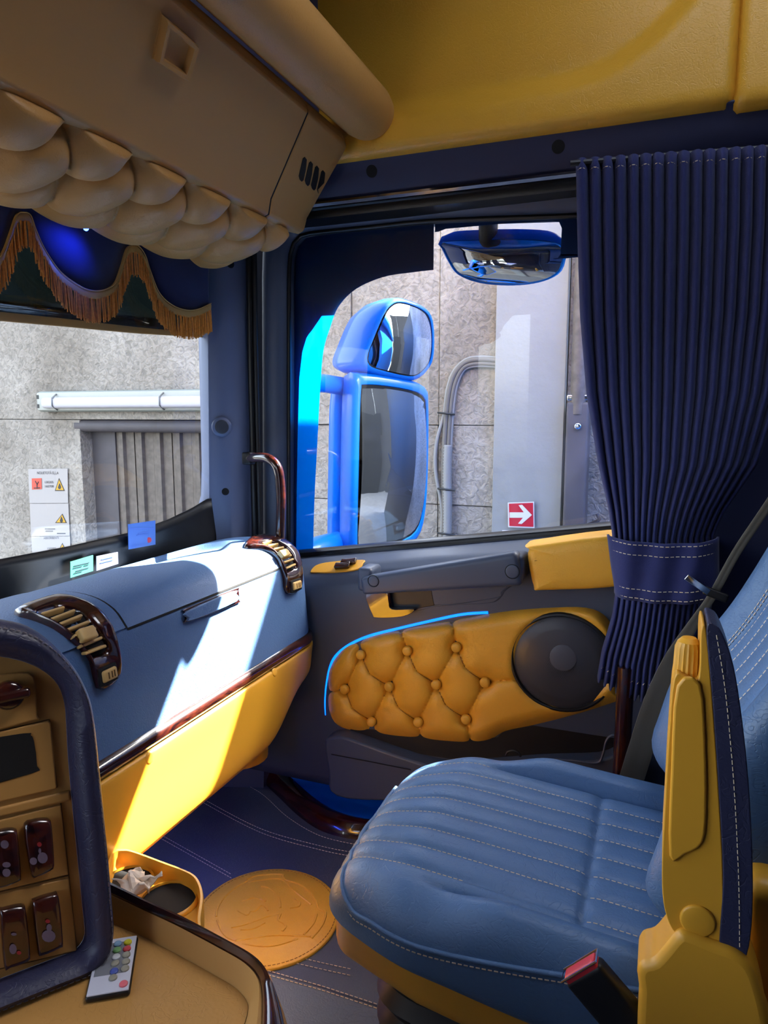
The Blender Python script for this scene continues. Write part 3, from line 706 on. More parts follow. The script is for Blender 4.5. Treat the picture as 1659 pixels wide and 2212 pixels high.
B().loft(sweep(pts3([(p[0] + 0.0005, p[1] + 0.0006) for p in PT], 4), [0.958, 0.9665]), False, False).build('seam_gap', GAP, dash, 60)
# wood strip
B().loft(sweep([(-0.848, -0.566), (-0.840, -0.569), (-0.832, -0.576), (-0.830, -0.585), (-0.833, -0.593), (-0.85, -0.597)], ysR[:0] + yl(0.45, YEND - 0.075, 24) + ys_end), False, False).build('wood_strip', WOOD, dash, 60)
# yellow knee panel; its lower edge lifts towards the door
def lift(q):
    t = sstep(1.36, 1.62, q.y); base = -0.597
    dz = (q.z - base) / (-0.79 - base)
    return Vector((q.x - 0.03 * t * dz, q.y, q.z + 0.085 * t * max(0, dz)))
PK = [(-0.855, -0.597), (-0.836, -0.600), (-0.830, -0.612), (-0.827, -0.66), (-0.823, -0.72), (-0.824, -0.755), (-0.835, -0.778), (-0.87, -0.79), (-1.1, -0.80)]
knee = B().loft(sweep(pts3(PK, 4), yl(0.45, YEND - 0.075, 40) + ys_end, extra=lift), False, False); kn = knee.build('knee_panel', YPL, dash, 60)
kbv = knee.bvh()
for x, y in ((593, 1452), (323, 1638)):
    p, n = on(kbv, x, y); B().disc(p - n * 0.002, n, 0.010, 0.0035, 20, 0.25).build('screw_cap', YPL, kn)
dall = B(); 
for q in (top, cen_, face): dall.add(q.v, q.f)
DBV = dall.bvh()
def dp(x, y, off=0.0): p, n = on(DBV, *C5(x, y)); return p + n * off, n
def outline(pts, n=44): 
    r = resample(spl([Vector((x, y, 0)) for x, y in pts], 6, True), n, True)
    pn = [dp(q.x, q.y) for q in r]; return [q[0] for q in pn], [q[1] for q in pn]
def vent(name, outer, inner, slats, wheel, knob=None, slab_w=0.011):
    oo, on_ = outline(outer); ii, in_ = outline(inner)
    nn = [(a + c).normalized() for a, c in zip(on_, in_)]
    def near(q, h):
        r_ = DBV.find_nearest(q); n0 = r_[1].normalized()
        if n0.x + n0.z < 0: n0 = -n0
        return r_[0] + n0 * h
    rings = []
    for t_, h in ((0, -0.004), (0.0, 0.004), (0.06, 0.009), (0.18, 0.013), (0.35, 0.014), (0.5, 0.013), (0.65, 0.012), (0.8, 0.011), (0.92, 0.008), (1.0, 0.003), (1.0, -0.002)):
        rings.append([near(oo[i].lerp(ii[i], t_), h) for i in range(len(oo))])
    fo = B().loft(rings, True, False).build('vent_frame', WOOD, dash, 70, label='burl wood air vent frame, ' + name)
    c = sum(ii, Vector()) / len(ii)
    B().loft([[near(c.lerp(p, t_), 0.0025) for p in ii] for t_ in (1.0, 0.8, 0.6, 0.4, 0.2, 0.02)], True, True).build('vent_shaft', GAP, fo, 70)
    for a, d in slats:
        p, n1 = dp(*a); q, n2 = dp(*d); n_ = (n1 + n2).normalized(); t = (q - p).normalized(); s_ = n_.cross(t).normalized()
        B().rbox((p + q) / 2 + n_ * 0.008, ((q - p).length / 2, 0.0026, 0.006), 0.0022, (3, 1, 1), (t, s_, n_)).build('vent_slat', CRM, fo)
    if knob:
        p, n1 = dp(*knob[0]); q, n2 = dp(*knob[1]); t = (q - p).normalized(); s_ = n1.cross(t).normalized()
        B().rbox((p + q) / 2 + n1 * 0.016, ((q - p).length / 2, knob[2], 0.008), 0.004, (3, 2, 2), (t, s_, n1)).build('vent_knob', CRM, fo)
    p, n1 = dp(*wheel[0]); q, n2 = dp(*wheel[1]); t = (q - p).normalized(); s_ = n1.cross(t).normalized()
    wc = (p + q) / 2
    B().rbox(wc + n1 * 0.013, ((q - p).length / 2 * 1.25, wheel[2] * 1.5, 0.004), 0.003, (3, 2, 1), (t, s_, n1)).build('wheel_well', GAP, fo)
    wo = B().rbox(wc + n1 * 0.0155, ((q - p).length / 2, wheel[2], 0.0055), 0.004, (6, 3, 2), (t, s_, n1)).build('vent_wheel', CRM, fo)
    for k in (-0.3, 0.15, 0.5):
        B().rbox(wc + n1 * 0.0212 + t * k * (q - p).length / 2, (0.0012, wheel[2] * 0.55, 0.0006), 0.0004, (1, 1, 1), (t, s_, n1)).build('wheel_rib', SEAM, fo)
vent('beside the switch console', [(72, 492), (180, 445), (300, 414), (400, 430), (500, 478), (560, 550), (590, 630), (606, 720), (604, 800), (570, 850), (500, 880), (470, 800), (450, 720), (390, 655), (280, 570), (160, 520)],
     [(188, 522), (240, 490), (310, 470), (400, 492), (450, 540), (500, 600), (535, 660), (520, 690), (470, 704), (430, 700), (390, 650), (330, 585), (260, 545), (220, 535)],
     [((205, 522), (320, 486)), ((250, 548), (372, 500)), ((288, 570), (405, 522)), ((325, 592), (438, 548)), ((352, 622), (468, 580)), ((385, 668), (498, 622)), ((408, 695), (515, 655))],
     ((482, 815), (555, 780), 0.010), ((375, 628), (452, 604), 0.011))
vent('at the door end', [(1250, 152), (1275, 115), (1340, 97), (1420, 108), (1480, 145), (1518, 190), (1530, 250), (1533, 320), (1528, 365), (1500, 384), (1468, 388), (1452, 360), (1445, 300), (1430, 250), (1400, 195), (1350, 165), (1290, 158)],
     [(1325, 138), (1370, 128), (1420, 140), (1462, 168), (1490, 205), (1500, 245), (1490, 262), (1462, 272), (1445, 262), (1438, 235), (1415, 195), (1375, 160), (1345, 150)],
     [((1338, 148), (1385, 135)), ((1362, 160), (1415, 150)), ((1390, 175), (1440, 165)), ((1410, 195), (1462, 180)), ((1425, 215), (1475, 200)), ((1436, 238), (1485, 220)), ((1445, 262), (1492, 240))],
     ((1468, 350), (1510, 335), 0.010), ((1412, 208), (1450, 195), 0.010))
# glove lid latch
lt = [dp(*q, 0.0)[0] for q in ((942, 478), (945, 462), (1195, 362), (1212, 368), (1215, 420), (1205, 436), (960, 528), (946, 512))]
b = B().prism(spl(lt, 3, True), (0.005, 0, 0.001)); lo_ = b.build('latch_recess', WOOD, dash, 40, bevel=0.002)
lt2 = [dp(*q, 0.0)[0] + Vector((0.004, 0, 0)) for q in ((942, 474), (1180, 372), (1190, 385), (1192, 425), (965, 520), (948, 508))]
B().prism(spl(lt2, 3, True), (0.007, 0, 0.001)).build('latch_flap', DBL, lo_, 40, bevel=0.002)
# support under the dash at the door end
b = B(); b.loft([[Vector((-0.98 + 0.06 * math.cos(a), 1.50 + 0.07 * math.sin(a), z)) for a in [2 * math.pi * k / 20 for k in range(20)]] for z in (-0.885, -0.87, -0.72)]); b.build('support_boot', YPL, dash, 60)

# ================================================================== windscreen stickers
def sticker(name, q, m, label):
    pts = [ws(x, y, 0.012) for x, y in q]; t = thing(name, pts[0], label, 'sticker')
    B().prism(pts, (0.0015, 0, 0)).build('sheet', m, t, 0); return t
TEAL = mat('teal_paper', rgb(54, 138, 112), 0.6); LILA = mat('lilac_paper', rgb(112, 114, 138), 0.6); BLP = mat('blue_paper', rgb(72, 112, 184), 0.5); INK = mat('ink', rgb(24, 34, 50), 0.6); INK2 = mat('faint_ink', rgb(78, 112, 190), 0.6)
D7 = lambda x, y: (x / 3.607, 960 + y / 3.607)
def text3(s, p0, p1, hgt, m, parent, mirror=False, ext=0.0003, up=None):
    cu_ = bpy.data.curves.new('lettering', 'FONT'); cu_.body = s; cu_.size = 1.0; cu_.align_x = 'LEFT'; cu_.extrude = 0.0
    o = bpy.data.objects.new('lettering', cu_); COL.objects.link(o); bpy.context.view_layer.update()
    wdt = max(0.01, o.dimensions.x); t = (p1 - p0); L = t.length; t.normalize(); up = up or Vector((0, 0, 1)); up = (up - t * up.dot(t)).normalized(); n = t.cross(up)
    sx = L / wdt; sz = hgt / 0.72
    M = Matrix(((t.x * sx, up.x * sz, n.x, p0.x), (t.y * sx, up.y * sz, n.y, p0.y), (t.z * sx, up.z * sz, n.z, p0.z), (0, 0, 0, 1)))
    me = bpy.data.meshes.new_from_object(o); bpy.data.objects.remove(o); me.transform(M)
    return new_obj('lettering', me, m, parent, 0)
t = sticker('permit_sticker', [D7(*q) for q in ((545, 915), (722, 862), (722, 985), (545, 1040))], TEAL, 'teal paper permit sticker low on the windscreen behind the dash')
def pline(t, a, c, m, off=0.0142, r=0.0007): B().prism([ws(*D7(*a), off), ws(*D7(*c), off), ws(*D7(c[0], c[1] + 6), off), ws(*D7(a[0], a[1] + 6), off)], (0.0005, 0, 0)).build('printed_line', m, t, 0)
for (x0_, y0_, x1_, y1_) in ((575, 945, 695, 918), (570, 962, 640, 946), (655, 942, 690, 934), (590, 985, 690, 958), (575, 1003, 640, 986)): pline(t, (x0_, y0_), (x1_, y1_), INK)
t = sticker('permit_sticker', [D7(*q) for q in ((748, 872), (915, 838), (918, 930), (748, 985))], LILA, 'pale lilac paper sticker between the teal and the blue one')
pline(t, (790, 893), (880, 872), INK2); pline(t, (782, 920), (880, 896), INK2)
t = sticker('toll_sticker', [D7(*q) for q in ((995, 622), (1207, 592), (1208, 780), (1000, 818))], BLP, 'square blue toll sticker standing highest on the windscreen border')
text3('LATVIJA', ws(*D7(1140, 782), 0.0145), ws(*D7(1018, 804), 0.0145), 0.007, INK2, t); pline(t, (1075, 690), (1165, 676), INK2); pline(t, (1065, 705), (1160, 692), INK2)
B().prism([ws(*D7(*q), 0.0138) for q in ((1002, 650), (1200, 650), (1200, 658), (1002, 662))], (0.0006, 0, 0)).build('printed_line', INK2, t, 0)
B().disc(ws(*D7(1160, 745), 0.0138), (1, -0.6, 0), 0.007, 0.0008, 14).build('printed_seal', RED, t)

# ================================================================== SWITCH CONSOLE (wing of the dash turned to the driver)
CN = Vector((0.80, -0.52, 0.18)).normalized(); CO = Vector((-0.518, 0.475, -0.395))
def pc(px, py, off=0.0): return PN(px, py, CO + CN * off, CN)
con = thing('switch_console', (-0.6, 0.45, -0.72), 'navy leather rimmed tan switch panel in the near left corner', 'switch panel')
ro = [(-160, 1325), (-60, 1330), (0, 1338), (60, 1352), (110, 1385), (160, 1440), (192, 1500), (205, 1560), (215, 1650), (230, 1800), (243, 1950), (247, 2010), (236, 2060), (200, 2097), (140, 2122), (0, 2178), (-160, 2240)]
ri = [(-160, 1405), (-60, 1412), (0, 1420), (50, 1430), (95, 1450), (128, 1480), (143, 1520), (147, 1560), (152, 1650), (166, 1800), (181, 1950), (187, 2010), (186, 2035), (165, 2062), (120, 2080), (0, 2126), (-160, 2188)]
ro_ = resample(spl([Vector((x, y, 0)) for x, y in ro], 5), 90); ri_ = resample(spl([Vector((x, y, 0)) for x, y in ri], 5), 90)
OO = [pc(p.x, p.y) for p in ro_]; II = [pc(p.x, p.y) for p in ri_]
def band(prof):
    return B().loft([[OO[i].lerp(II[i], t) + CN * h for t, h in prof] for i in range(90)], False, False)
rim = band([(0.10, -0.09), (0.0, -0.012), (0.04, 0.002), (0.18, 0.012), (0.45, 0.017), (0.75, 0.012), (0.95, 0.0), (1.0, -0.012)])
rimo = rim.build('padded_rim', NVL, con, 70)
stitches('stitching', [[OO[i].lerp(II[i], 0.20) + CN * 0.0135 for i in range(90)]], CN, mat('dull_thread', rgb(120, 112, 118), 0.7), rimo, 0.0035, 0.002, 0.0006)
B().add([p - CN * 0.010 for p in II] , [list(range(90))]).build('panel', TPL, con, 0)
def plate(name, pts, h0, h1, m, parent, bev=0.0015, sm=2, off=-0.010):
    p = [pc(x, y, off + h0) for x, y in pts]
    return B().prism(spl(p, sm, True) if sm else p, CN * (h1 - h0)).build(name, m, parent, 40, bevel=bev)
def gapline(name, pts, parent): B().tube([pc(x, y, -0.0095) for x, y in pts], 0.0007, 6).build(name, SEAM, parent)
k1 = plate('knob_plate', [(-120, 1480), (-60, 1465), (40, 1452), (66, 1456), (76, 1475), (79, 1545), (68, 1556), (-120, 1592)], 0, 0.004, TPL, con)
kb = pc(18, 1500, -0.006); B().disc(kb, CN, 0.0135, 0.012, 24, 0.3).build('rotary_knob', WOOD, k1)
B().rbox(kb + CN * 0.010, (0.018, 0.005, 0.006), 0.004, (4, 2, 2), (Vector((0.5, 0.83, 0.0)), CN.cross(Vector((0.5, 0.83, 0))), CN)).build('knob_grip', WOOD, k1)
k2 = plate('pocket_plate', [(-120, 1607), (104, 1556), (109, 1562), (122, 1698), (119, 1704), (-120, 1758)], 0, 0.003, TPL, con, sm=0)
plate('pocket_opening', [(-120, 1622), (50, 1584), (66, 1588), (73, 1600), (80, 1655), (70, 1670), (-120, 1712)], 0.003, 0.0038, GAP, k2)
gapline('panel_groove', [(-120, 1608), (106, 1554), (123, 1701)], con)
k3 = plate('switch_plate', [(-120, 1800), (131, 1737), (147, 1888), (-120, 1952)], 0, 0.0025, TPL, con, sm=0)
k4 = plate('switch_plate', [(-120, 1958), (148, 1895), (166, 2052), (-120, 2118)], 0, 0.0025, TPL, con, sm=0)
gapline('panel_groove', [(-120, 1955), (148, 1891)], con); gapline('panel_groove', [(131, 1735), (166, 2054), (-120, 2121)], con)
plate('panel_ledge', [(-120, 1772), (150, 1705), (152, 1728), (-120, 1790)], 0, 0.004, TPL, con, sm=0, bev=0.002)
ICW = mat('icon_print', rgb(104, 92, 112), 0.5); ICR = mat('icon_red', rgb(150, 40, 48), 0.5)
SWS = [([(50, 1786), (69, 1769), (100, 1766), (109, 1776), (115, 1860), (109, 1876), (76, 1891), (65, 1885)], (85, 1850), (85, 1822), k3, 'lock'),
       ([(-22, 1800), (0, 1790), (28, 1787), (36, 1797), (44, 1890), (37, 1901), (-6, 1915), (-16, 1900)], (14, 1878), (10, 1822), k3, 'heart'),
       ([(68, 1950), (76, 1938), (113, 1927), (125, 1934), (134, 2031), (127, 2043), (90, 2059), (80, 2052)], (105, 2020), (102, 1990), k4, 'engine'),
       ([(-2, 1968), (7, 1959), (44, 1951), (54, 1961), (64, 2059), (55, 2073), (18, 2086), (7, 2082)], (32, 2045), (30, 2014), k4, 'lamp')]
for pts, ic, rd, par, kind_ in SWS:
    lp = resample(spl([pc(x, y, -0.0075) for x, y in pts], 5, True), 40, True); c = sum(lp, Vector()) / 40
    b = B(); b.loft([[c.lerp(p, t) + CN * h for p in lp] for t, h in ((1.0, 0), (1.0, 0.005), (0.94, 0.008), (0.8, 0.009), (0.4, 0.0085))])
    s_ = b.build('rocker_switch', WOOD, con, 60)
    def spot(px, py, dx, dy, m_): 
        q = [pc(px + dx * math.cos(a), py + dy * math.sin(a), 0.0022) for a in [2 * math.pi * k / 12 for k in range(12)]]; B().prism(q, CN * 0.0004).build('icon', m_, s_, 0)
    if kind_ == 'lock': spot(72, 1860, 8, 8, ICW); spot(92, 1853, 11, 12, ICW); spot(85, 1824, 5, 5, ICR); spot(86, 1838, 3, 6, ICW)
    if kind_ == 'heart': spot(14, 1885, 9, 9, ICW); spot(14, 1868, 9, 6, ICW); spot(10, 1824, 9, 9, ICW)
    if kind_ == 'engine': spot(105, 2022, 15, 13, ICW); spot(106, 2004, 6, 8, ICW); spot(103, 1990, 5, 4, ICR)
    if kind_ == 'lamp': spot(28, 2050, 8, 11, ICW); spot(41, 2058, 5, 4, ICR); spot(30, 2018, 6, 3, ICW)

# ================================================================== STORAGE TRAY
TZ = -0.50
tray = thing('storage_tray', (-0.42, 0.42, TZ - 0.06), 'tan leather lined tray with dark wood rim holding a remote', 'tray')
wo_ = [(150, 1870), (240, 1914), (320, 1955), (394, 1988), (504, 2047), (550, 2074), (578, 2102), (595, 2140), (609, 2191), (622, 2260), (632, 2330)]
wi_ = [(160, 1912), (247, 1946), (310, 1972), (366, 1999), (458, 2047), (505, 2074), (528, 2098), (534, 2120), (520, 2165), (495, 2225), (470, 2290)]
O1 = resample(spl([PZ(x, y, TZ) for x, y in wo_], 5), 60); I1 = resample(spl([PZ(x, y, TZ) for x, y in wi_], 5), 60)
mid_ = [o.lerp(i, 0.42) for o, i in zip(O1, I1)]
UZ = Vector((0, 0, 1))
B().loft([[O1[i].lerp(I1[i], t) + UZ * h for t, h in ((0.0, -0.012), (0.0, 0.001), (0.12, 0.006), (0.30, 0.006), (0.44, 0.0), (0.46, -0.006))] for i in range(60)], False, False).build('wood_rim', WOOD, tray, 60)
B().loft([[O1[i].lerp(I1[i], t) + UZ * h for t, h in ((0.40, -0.004), (0.55, -0.002), (0.75, -0.012), (1.0, -0.030))] for i in range(60)], False, False).build('inner_wall', TPL, tray, 60)
cnt = Vector((-0.45, 0.30, 0))
base = [Vector((p.x, p.y, TZ - 0.028)) for p in I1]
B().add(base + [Vector((-0.16, 0.2, TZ - 0.028)), Vector((-0.55, 0.2, TZ - 0.028))], [list(range(62))]).build('leather_inlay', TAN, tray, 0)
wl2 = [Vector((p.x, p.y, 0)) for p in O1]
B().loft([[O1[i] + UZ * -0.008, O1[i] + (O1[i] - cnt - UZ * TZ).normalized() * 0.006 + UZ * -0.02, O1[i] + (O1[i] - cnt - UZ * TZ).normalized() * 0.004 + UZ * -0.12, O1[i] + UZ * -0.2] for i in range(60)], False, False).build('outer_shell', TPL, tray, 60)
# ---- remote control
rem = thing('remote_control', PZ(250, 2080, TZ - 0.028), 'small white remote control with coloured buttons lying on the tan tray', 'remote')
rz = TZ - 0.0215
rq = lambda x, y, dz=0.0: PZ(x / 4.32, 1700 + y / 4.32, rz + dz)
rc_ = [rq(*q) for q in ((850, 1960), (1222, 1880), (1258, 1400), (880, 1445))]
cc = sum(rc_, Vector()) / 4; ax1 = ((rc_[1] - rc_[0]) + (rc_[2] - rc_[3])).normalized(); ax2 = ((rc_[3] - rc_[0]) + (rc_[2] - rc_[1])); ax2 = (ax2 - ax1 * ax2.dot(ax1)).normalized()
hw = ((rc_[1] - rc_[0]).length + (rc_[2] - rc_[3]).length) / 4; hh = ((rc_[3] - rc_[0]).length + (rc_[2] - rc_[1]).length) / 4
B().rbox(cc - UZ * 0.0032, (hw + 0.0012, hh + 0.0012, 0.003), 0.0025, (2, 2, 1), (ax1, ax2, UZ)).build('case', BLK, rem)
fp_ = B().rbox(cc + UZ * 0.0, (hw, hh, 0.0008), 0.0007, (2, 2, 1), (ax1, ax2, UZ)).build('face_plate', mat('remote_face', rgb(206, 208, 222), 0.5), rem)
B().rbox(cc + ax2 * hh * 0.22 - ax1 * hw * 0.05 + UZ * 0.0006, (hw * 0.8, hh * 0.6, 0.0004), 0.0003, (1, 1, 1), (ax1, ax2, UZ)).build('key_field', mat('grey_print', rgb(120, 122, 130), 0.6), rem)
KC = {'y': rgb(214, 204, 30), 'r': rgb(206, 64, 74), 'b': rgb(120, 156, 190), 'g': rgb(110, 160, 96), 'w': rgb(214, 216, 220), 'k': rgb(150, 146, 130), 'n': rgb(76, 92, 170), 'p': rgb(226, 110, 120)}
KM = {k: mat('key_' + {'y': 'yellow', 'r': 'red', 'b': 'pale_blue', 'g': 'green', 'w': 'white', 'k': 'grey', 'n': 'blue', 'p': 'pink'}[k], v, 0.4) for k, v in KC.items()}
for x, y, c in ((1100, 1470, 'b'), (1193, 1455, 'y'), (1092, 1528, 'g'), (1185, 1516, 'r'), (1085, 1592, 'w'), (1180, 1572, 'k'), (1075, 1652, 'k'), (1176, 1636, 'k'), (1066, 1725, 'n'), (1168, 1700, 'k'), (1056, 1785, 'k'), (1153, 1843, 'p')):
    B().disc(rq(x, y, 0.0008), UZ, 0.0038, 0.0022, 14, 0.4).build('key', KM[c], rem)

# ================================================================== CUP HOLDER
CZ = -0.73
cup = thing('cup_holder', (-0.70, 0.81, CZ - 0.1), 'yellow plastic twin cup holder below the dashboard', 'cup holder')
co = spl([PZ(*C7(*q), CZ) for q in ((520, 655), (575, 632), (630, 642), (760, 690), (900, 745), (945, 790), (962, 860), (950, 960), (930, 1060), (700, 960), (500, 850))], 5, True)
cl_ = resample(co, 80, True); cm = sum(cl_, Vector()) / 80
b = B(); b.loft([[cm.lerp(p, t) + UZ * h for p in cl_] for t, h in ((0.96, -0.11), (1.0, -0.02), (1.0, 0.0), (0.98, 0.006), (0.93, 0.006), (0.91, -0.001), (0.90, -0.014), (0.85, -0.018), (0.3, -0.018))]); cbo = b.build('body', YPL, cup, 50)
for q, r_ in (((605, 778), 0.036), ((795, 868), 0.042)):
    c = PZ(*C7(*q), CZ - 0.017)
    def rg(rr, h): return [c + Vector((math.cos(2 * math.pi * k / 32) * rr, math.sin(2 * math.pi * k / 32) * rr, h)) for k in range(32)]
    B().loft([rg(r_ * 1.12, 0.0), rg(r_ * 1.1, 0.004), rg(r_ * 1.0, 0.006), rg(r_ * 0.98, 0.0025)], True, False).build('cup_ring', YPL, cup, 60)
    B().loft([rg(r_ * 1.0, 0.001), rg(r_ * 0.6, 0.0015)]).build('cup_well', GAP, cup, 0)
ts = PZ(*C7(640, 830), CZ - 0.01)
tis = thing('tissue', ts, 'crumpled white paper tissue stuffed in the yellow cup holder', 'tissue')
rn = random.Random(5)
def tz(u, v): 
    return ts + Vector(((u - 0.5) * 0.05 + 0.01 * math.sin(7 * v), (v - 0.5) * 0.045 + 0.008 * math.sin(9 * u), 0.012 + 0.014 * math.sin(6 * u + 2) * math.cos(5 * v) + 0.010 * abs(math.sin(11 * u * v + 1))))
B().grid(12, 12, tz).build('sheet', mat('tissue_paper', rgb(226, 214, 198), 0.9), tis, 20, solid=0.0015)

# ================================================================== OVERHEAD LOCKER
loc = thing('overhead_locker', (-0.95, 0.7, 0.40), 'tan overhead locker with tufted leather underside above the windscreen', 'locker')
YL0, YL1 = -0.35, 1.62
A_ = Vector((-0.715, 0, 0.615)); Bc = Vector((-0.862, 0, 0.457))
dirf = (Bc - A_).normalized(); nf = Vector((-dirf.z, 0, dirf.x)); nf = nf if nf.x > 0 else -nf
lp_ = [(-1.25, 0.66), (-0.75, 0.655), (-0.722, 0.64), (-0.715, 0.615)] + [(A_.lerp(Bc, t).x, A_.lerp(Bc, t).z) for t in (0.3, 0.6, 0.88)] + [(-0.858, 0.447), (-0.872, 0.442), (-0.90, 0.45), (-1.25, 0.5)]
def lsec(y, pr, k): 
    c = Vector((-0.98, y, 0.56)); return [Vector((x, y, z)).lerp(c, k) for x, z in pr]
def lsh(yt, yb, pr, k=0):                       # section sheared so its lower edge lies further out
    out_ = []
    for x, z in pr:
        t = max(0.0, min(1.0, (0.615 - z) / (0.615 - 0.45))) if x > -0.93 else 0.6
        y = yt + (yb - yt) * t; q = Vector((x, y, z)); out_.append(q.lerp(Vector((-0.98, y, 0.56)), k))
    return out_
SY0, SY1 = 1.40, 1.478
body = B().loft([lsh(y, y, lp_) for y in yl(YL0, 1.2, 5)] + [lsh(SY0 - 0.002, SY1 - 0.002, lp_)]); body.build('front_flap', TPL, loc, 40, bevel=0.004); lbv = body.bvh()
endc = B().loft([lsh(SY0 + 0.002, SY1 + 0.002, lp_), lsh(1.57, 1.615, lp_), lsh(1.60, 1.645, lp_, 0.02), lsh(1.615, 1.665, lp_, 0.08)]); endc.build('end_cap', TPL, loc, 40, bevel=0.006); ebv = endc.bvh()
B().loft([lsh(SY0 - 0.003, SY1 - 0.003, lp_, 0.012), lsh(SY0 + 0.003, SY1 + 0.003, lp_, 0.012)]).build('seam_gap', GAP, loc, 40)
GBK = mat('slot_black', rgb(10, 10, 11), 0.35)
for k in range(4):
    cx_, cy_ = 654 + 13.2 * k, 366 + 9.5 * k
    pp = [on(ebv, cx_ + dx, cy_ + dy) for dx, dy in ((-7, 22), (-9, 14), (0, -24), (4, -27), (8, -22), (6, 0), (1, 22), (-3, 26))]
    n = pp[0][1]; B().prism([p - n * 0.001 for p, _ in pp], n * 0.0025).build('air_slot', GBK, loc, 40)
# latch
def lk(x, y): q = (x / 1.952, y / 1.951); return on(lbv, *q)
lo1 = [lk(*q)[0] for q in ((690, 66), (815, 175), (818, 195), (785, 310), (765, 322), (655, 250), (648, 235), (680, 80))]
lo1 = resample(spl(lo1, 4, True), 48, True); lc = sum(lo1, Vector()) / 48
b = B(); b.loft([[lc.lerp(p, t) + nf * h for p in lo1] for t, h in ((1.06, -0.002), (1.05, 0.001), (1.0, 0.001), (1.0, 0.009), (0.94, 0.014), (0.74, 0.013), (0.68, 0.002), (0.3, 0.0005))]); b.build('latch', TPL, loc, 50)
# tufted underside: bulging leather in diamonds
TU = 1.0
def und(y, s):                               # s 0 at flap edge .. 1 at windscreen
    pr = [(-0.872, 0.452), (-0.895, 0.428), (-0.94, 0.405), (-1.0, 0.390), (-1.07, 0.388), (-1.13, 0.402), (-1.17, 0.44), (-1.18, 0.50)]
    t = s * (len(pr) - 1); i = min(int(t), len(pr) - 2); f = t - i
    a, b_, c_, d_ = [Vector((pr[max(0, min(len(pr) - 1, i + k))][0], y, pr[max(0, min(len(pr) - 1, i + k))][1])) for k in (-1, 0, 1, 2)]
    return 0.5 * ((2 * b_) + (c_ - a) * f + (2 * a - 5 * b_ + 4 * c_ - d_) * f * f + (3 * b_ - a - 3 * c_ + d_) * f ** 3)
PD = 0.150; YO = 0.015; SR = (0.10, 0.38, 0.66)
tb = []
for r_, s in enumerate(SR):
    for k in range(-2, 14):
        tb.append(((k + 0.5 * (r_ % 2)) * PD + YO, s))
def scl(y, s): return Vector((y, s * 0.36, 0))
tl = []
for r_ in range(len(SR) - 1):
    for k in range(-2, 14):
        y0 = (k + 0.5 * (r_ % 2)) * PD + YO
        for dy in (-0.5, 0.5): tl.append(((y0, SR[r_] * 0.36), (y0 + dy * PD, SR[r_ + 1] * 0.36)))
for k in range(-2, 14):
    tl.append(((k * PD + YO, SR[0] * 0.36), (k * PD + YO - 0.01, -0.05))); tl.append(((k * PD + YO, SR[2] * 0.36), (k * PD + YO, 0.36)))
def tuo(u, v):
    y = (YL0 + (0.55 - YL0) * u / 0.16) if u < 0.16 else 0.55 + 1.08 * (u - 0.16) / 0.84; s = v; p = und(y, s); e = 1e-3
    du = und(y, min(1, s + e)) - und(y, max(0, s - e)); n = Vector((0, 1, 0)).cross(du).normalized()
    if n.z > 0 and s < 0.8: n = -n
    q = (y, s * 0.36)
    near_l = [l for l in tl if abs(l[0][0] - y) < 0.2]
    ds = min([sdist(q[0], q[1], *l) for l in near_l] or [1]); db = min([math.hypot(q[0] - t_[0], q[1] - t_[1] * 0.36) for t_ in tb])
    h = 0.030 - 0.022 * math.exp(-(db / 0.030) ** 2) - 0.010 * math.exp(-db / 0.04) - 0.016 * math.exp(-ds / 0.0055) - 0.006 * math.exp(-(ds / 0.03) ** 2)
    h *= sstep(0, 0.08, s) * (1 - sstep(0.97, 1.0, u) * 1.0)
    p = p + n * h
    k = sstep(0.955, 1.0, u)
    return p.lerp(Vector((-1.0, y, 0.46)), k * 0.55 if k else 0)
B().grid(360, 84, tuo).build('tufted_underside', TAN, loc, 80)
# padded roll above the flap
roll = thing('padded_roll', (-0.675, 1.66, 0.62), 'long padded tan leather roll along the top of the locker', 'padded roll')
rr = []
for k, y in enumerate(yl(-0.35, 1.60, 10) + [1.63, 1.655, 1.668]):
    s = (1, 1, 1, 1, 1, 1, 1, 1, 1, 1, 1, 0.93, 0.75, 0.4)[k] 
    rr.append([Vector((-0.675 + 0.066 * s * math.cos(a), y, 0.688 + 0.060 * s * math.sin(a))) for a in [2 * math.pi * q / 28 for q in range(28)]])
B().loft(rr).build('roll', TAN, roll, 60)
# upper shelf wall above the roll
slab('shelf_front', -1.3, -0.80, -0.4, 1.62, 0.70, 1.16, NAV, wf)

# ================================================================== VALANCE with fringe
val = thing('windscreen_valance', (-1.2, 1.3, 0.25), 'royal blue scalloped valance with gold bullion fringe across the windscreen', 'valance')
D2 = lambda x, y: (x / 3.607, 430 + y / 3.607)
vfx = lambda y: xw(y) + 0.05
VB = [(-700, 700), (-560, 880), (-420, 860), (-300, 640), (-230, 420), (-180, 360), (-130, 400), (-60, 480), (0, 440), (60, 290), (110, 150), (160, 128), (215, 150), (260, 270), (330, 420), (450, 590), (600, 700), (700, 735), (800, 725), (880, 670), (930, 540), (970, 410), (1010, 378), (1060, 390), (1110, 460), (1150, 580), (1220, 750), (1330, 850), (1450, 885), (1540, 870), (1625, 830)]
VB = [(-300, 700), (-200, 640), (-100, 560), (0, 440)] + VB[9:]
edge = resample(spl([Vector((*D2(x, y), 0)) for x, y in VB], 8), 340)
E3 = [PF(p.x, p.y, vfx) for p in edge]
B().loft([[p + Vector((0.004 * math.sin(p.y * 60) * 0, 0, 0)), Vector((p.x + 0.004, p.y, p.z + (0.50 - p.z) * 0.5)), Vector((p.x, p.y, 0.50))] for p in E3], False, False).build('cloth', VEL, val, 60, solid=0.003)
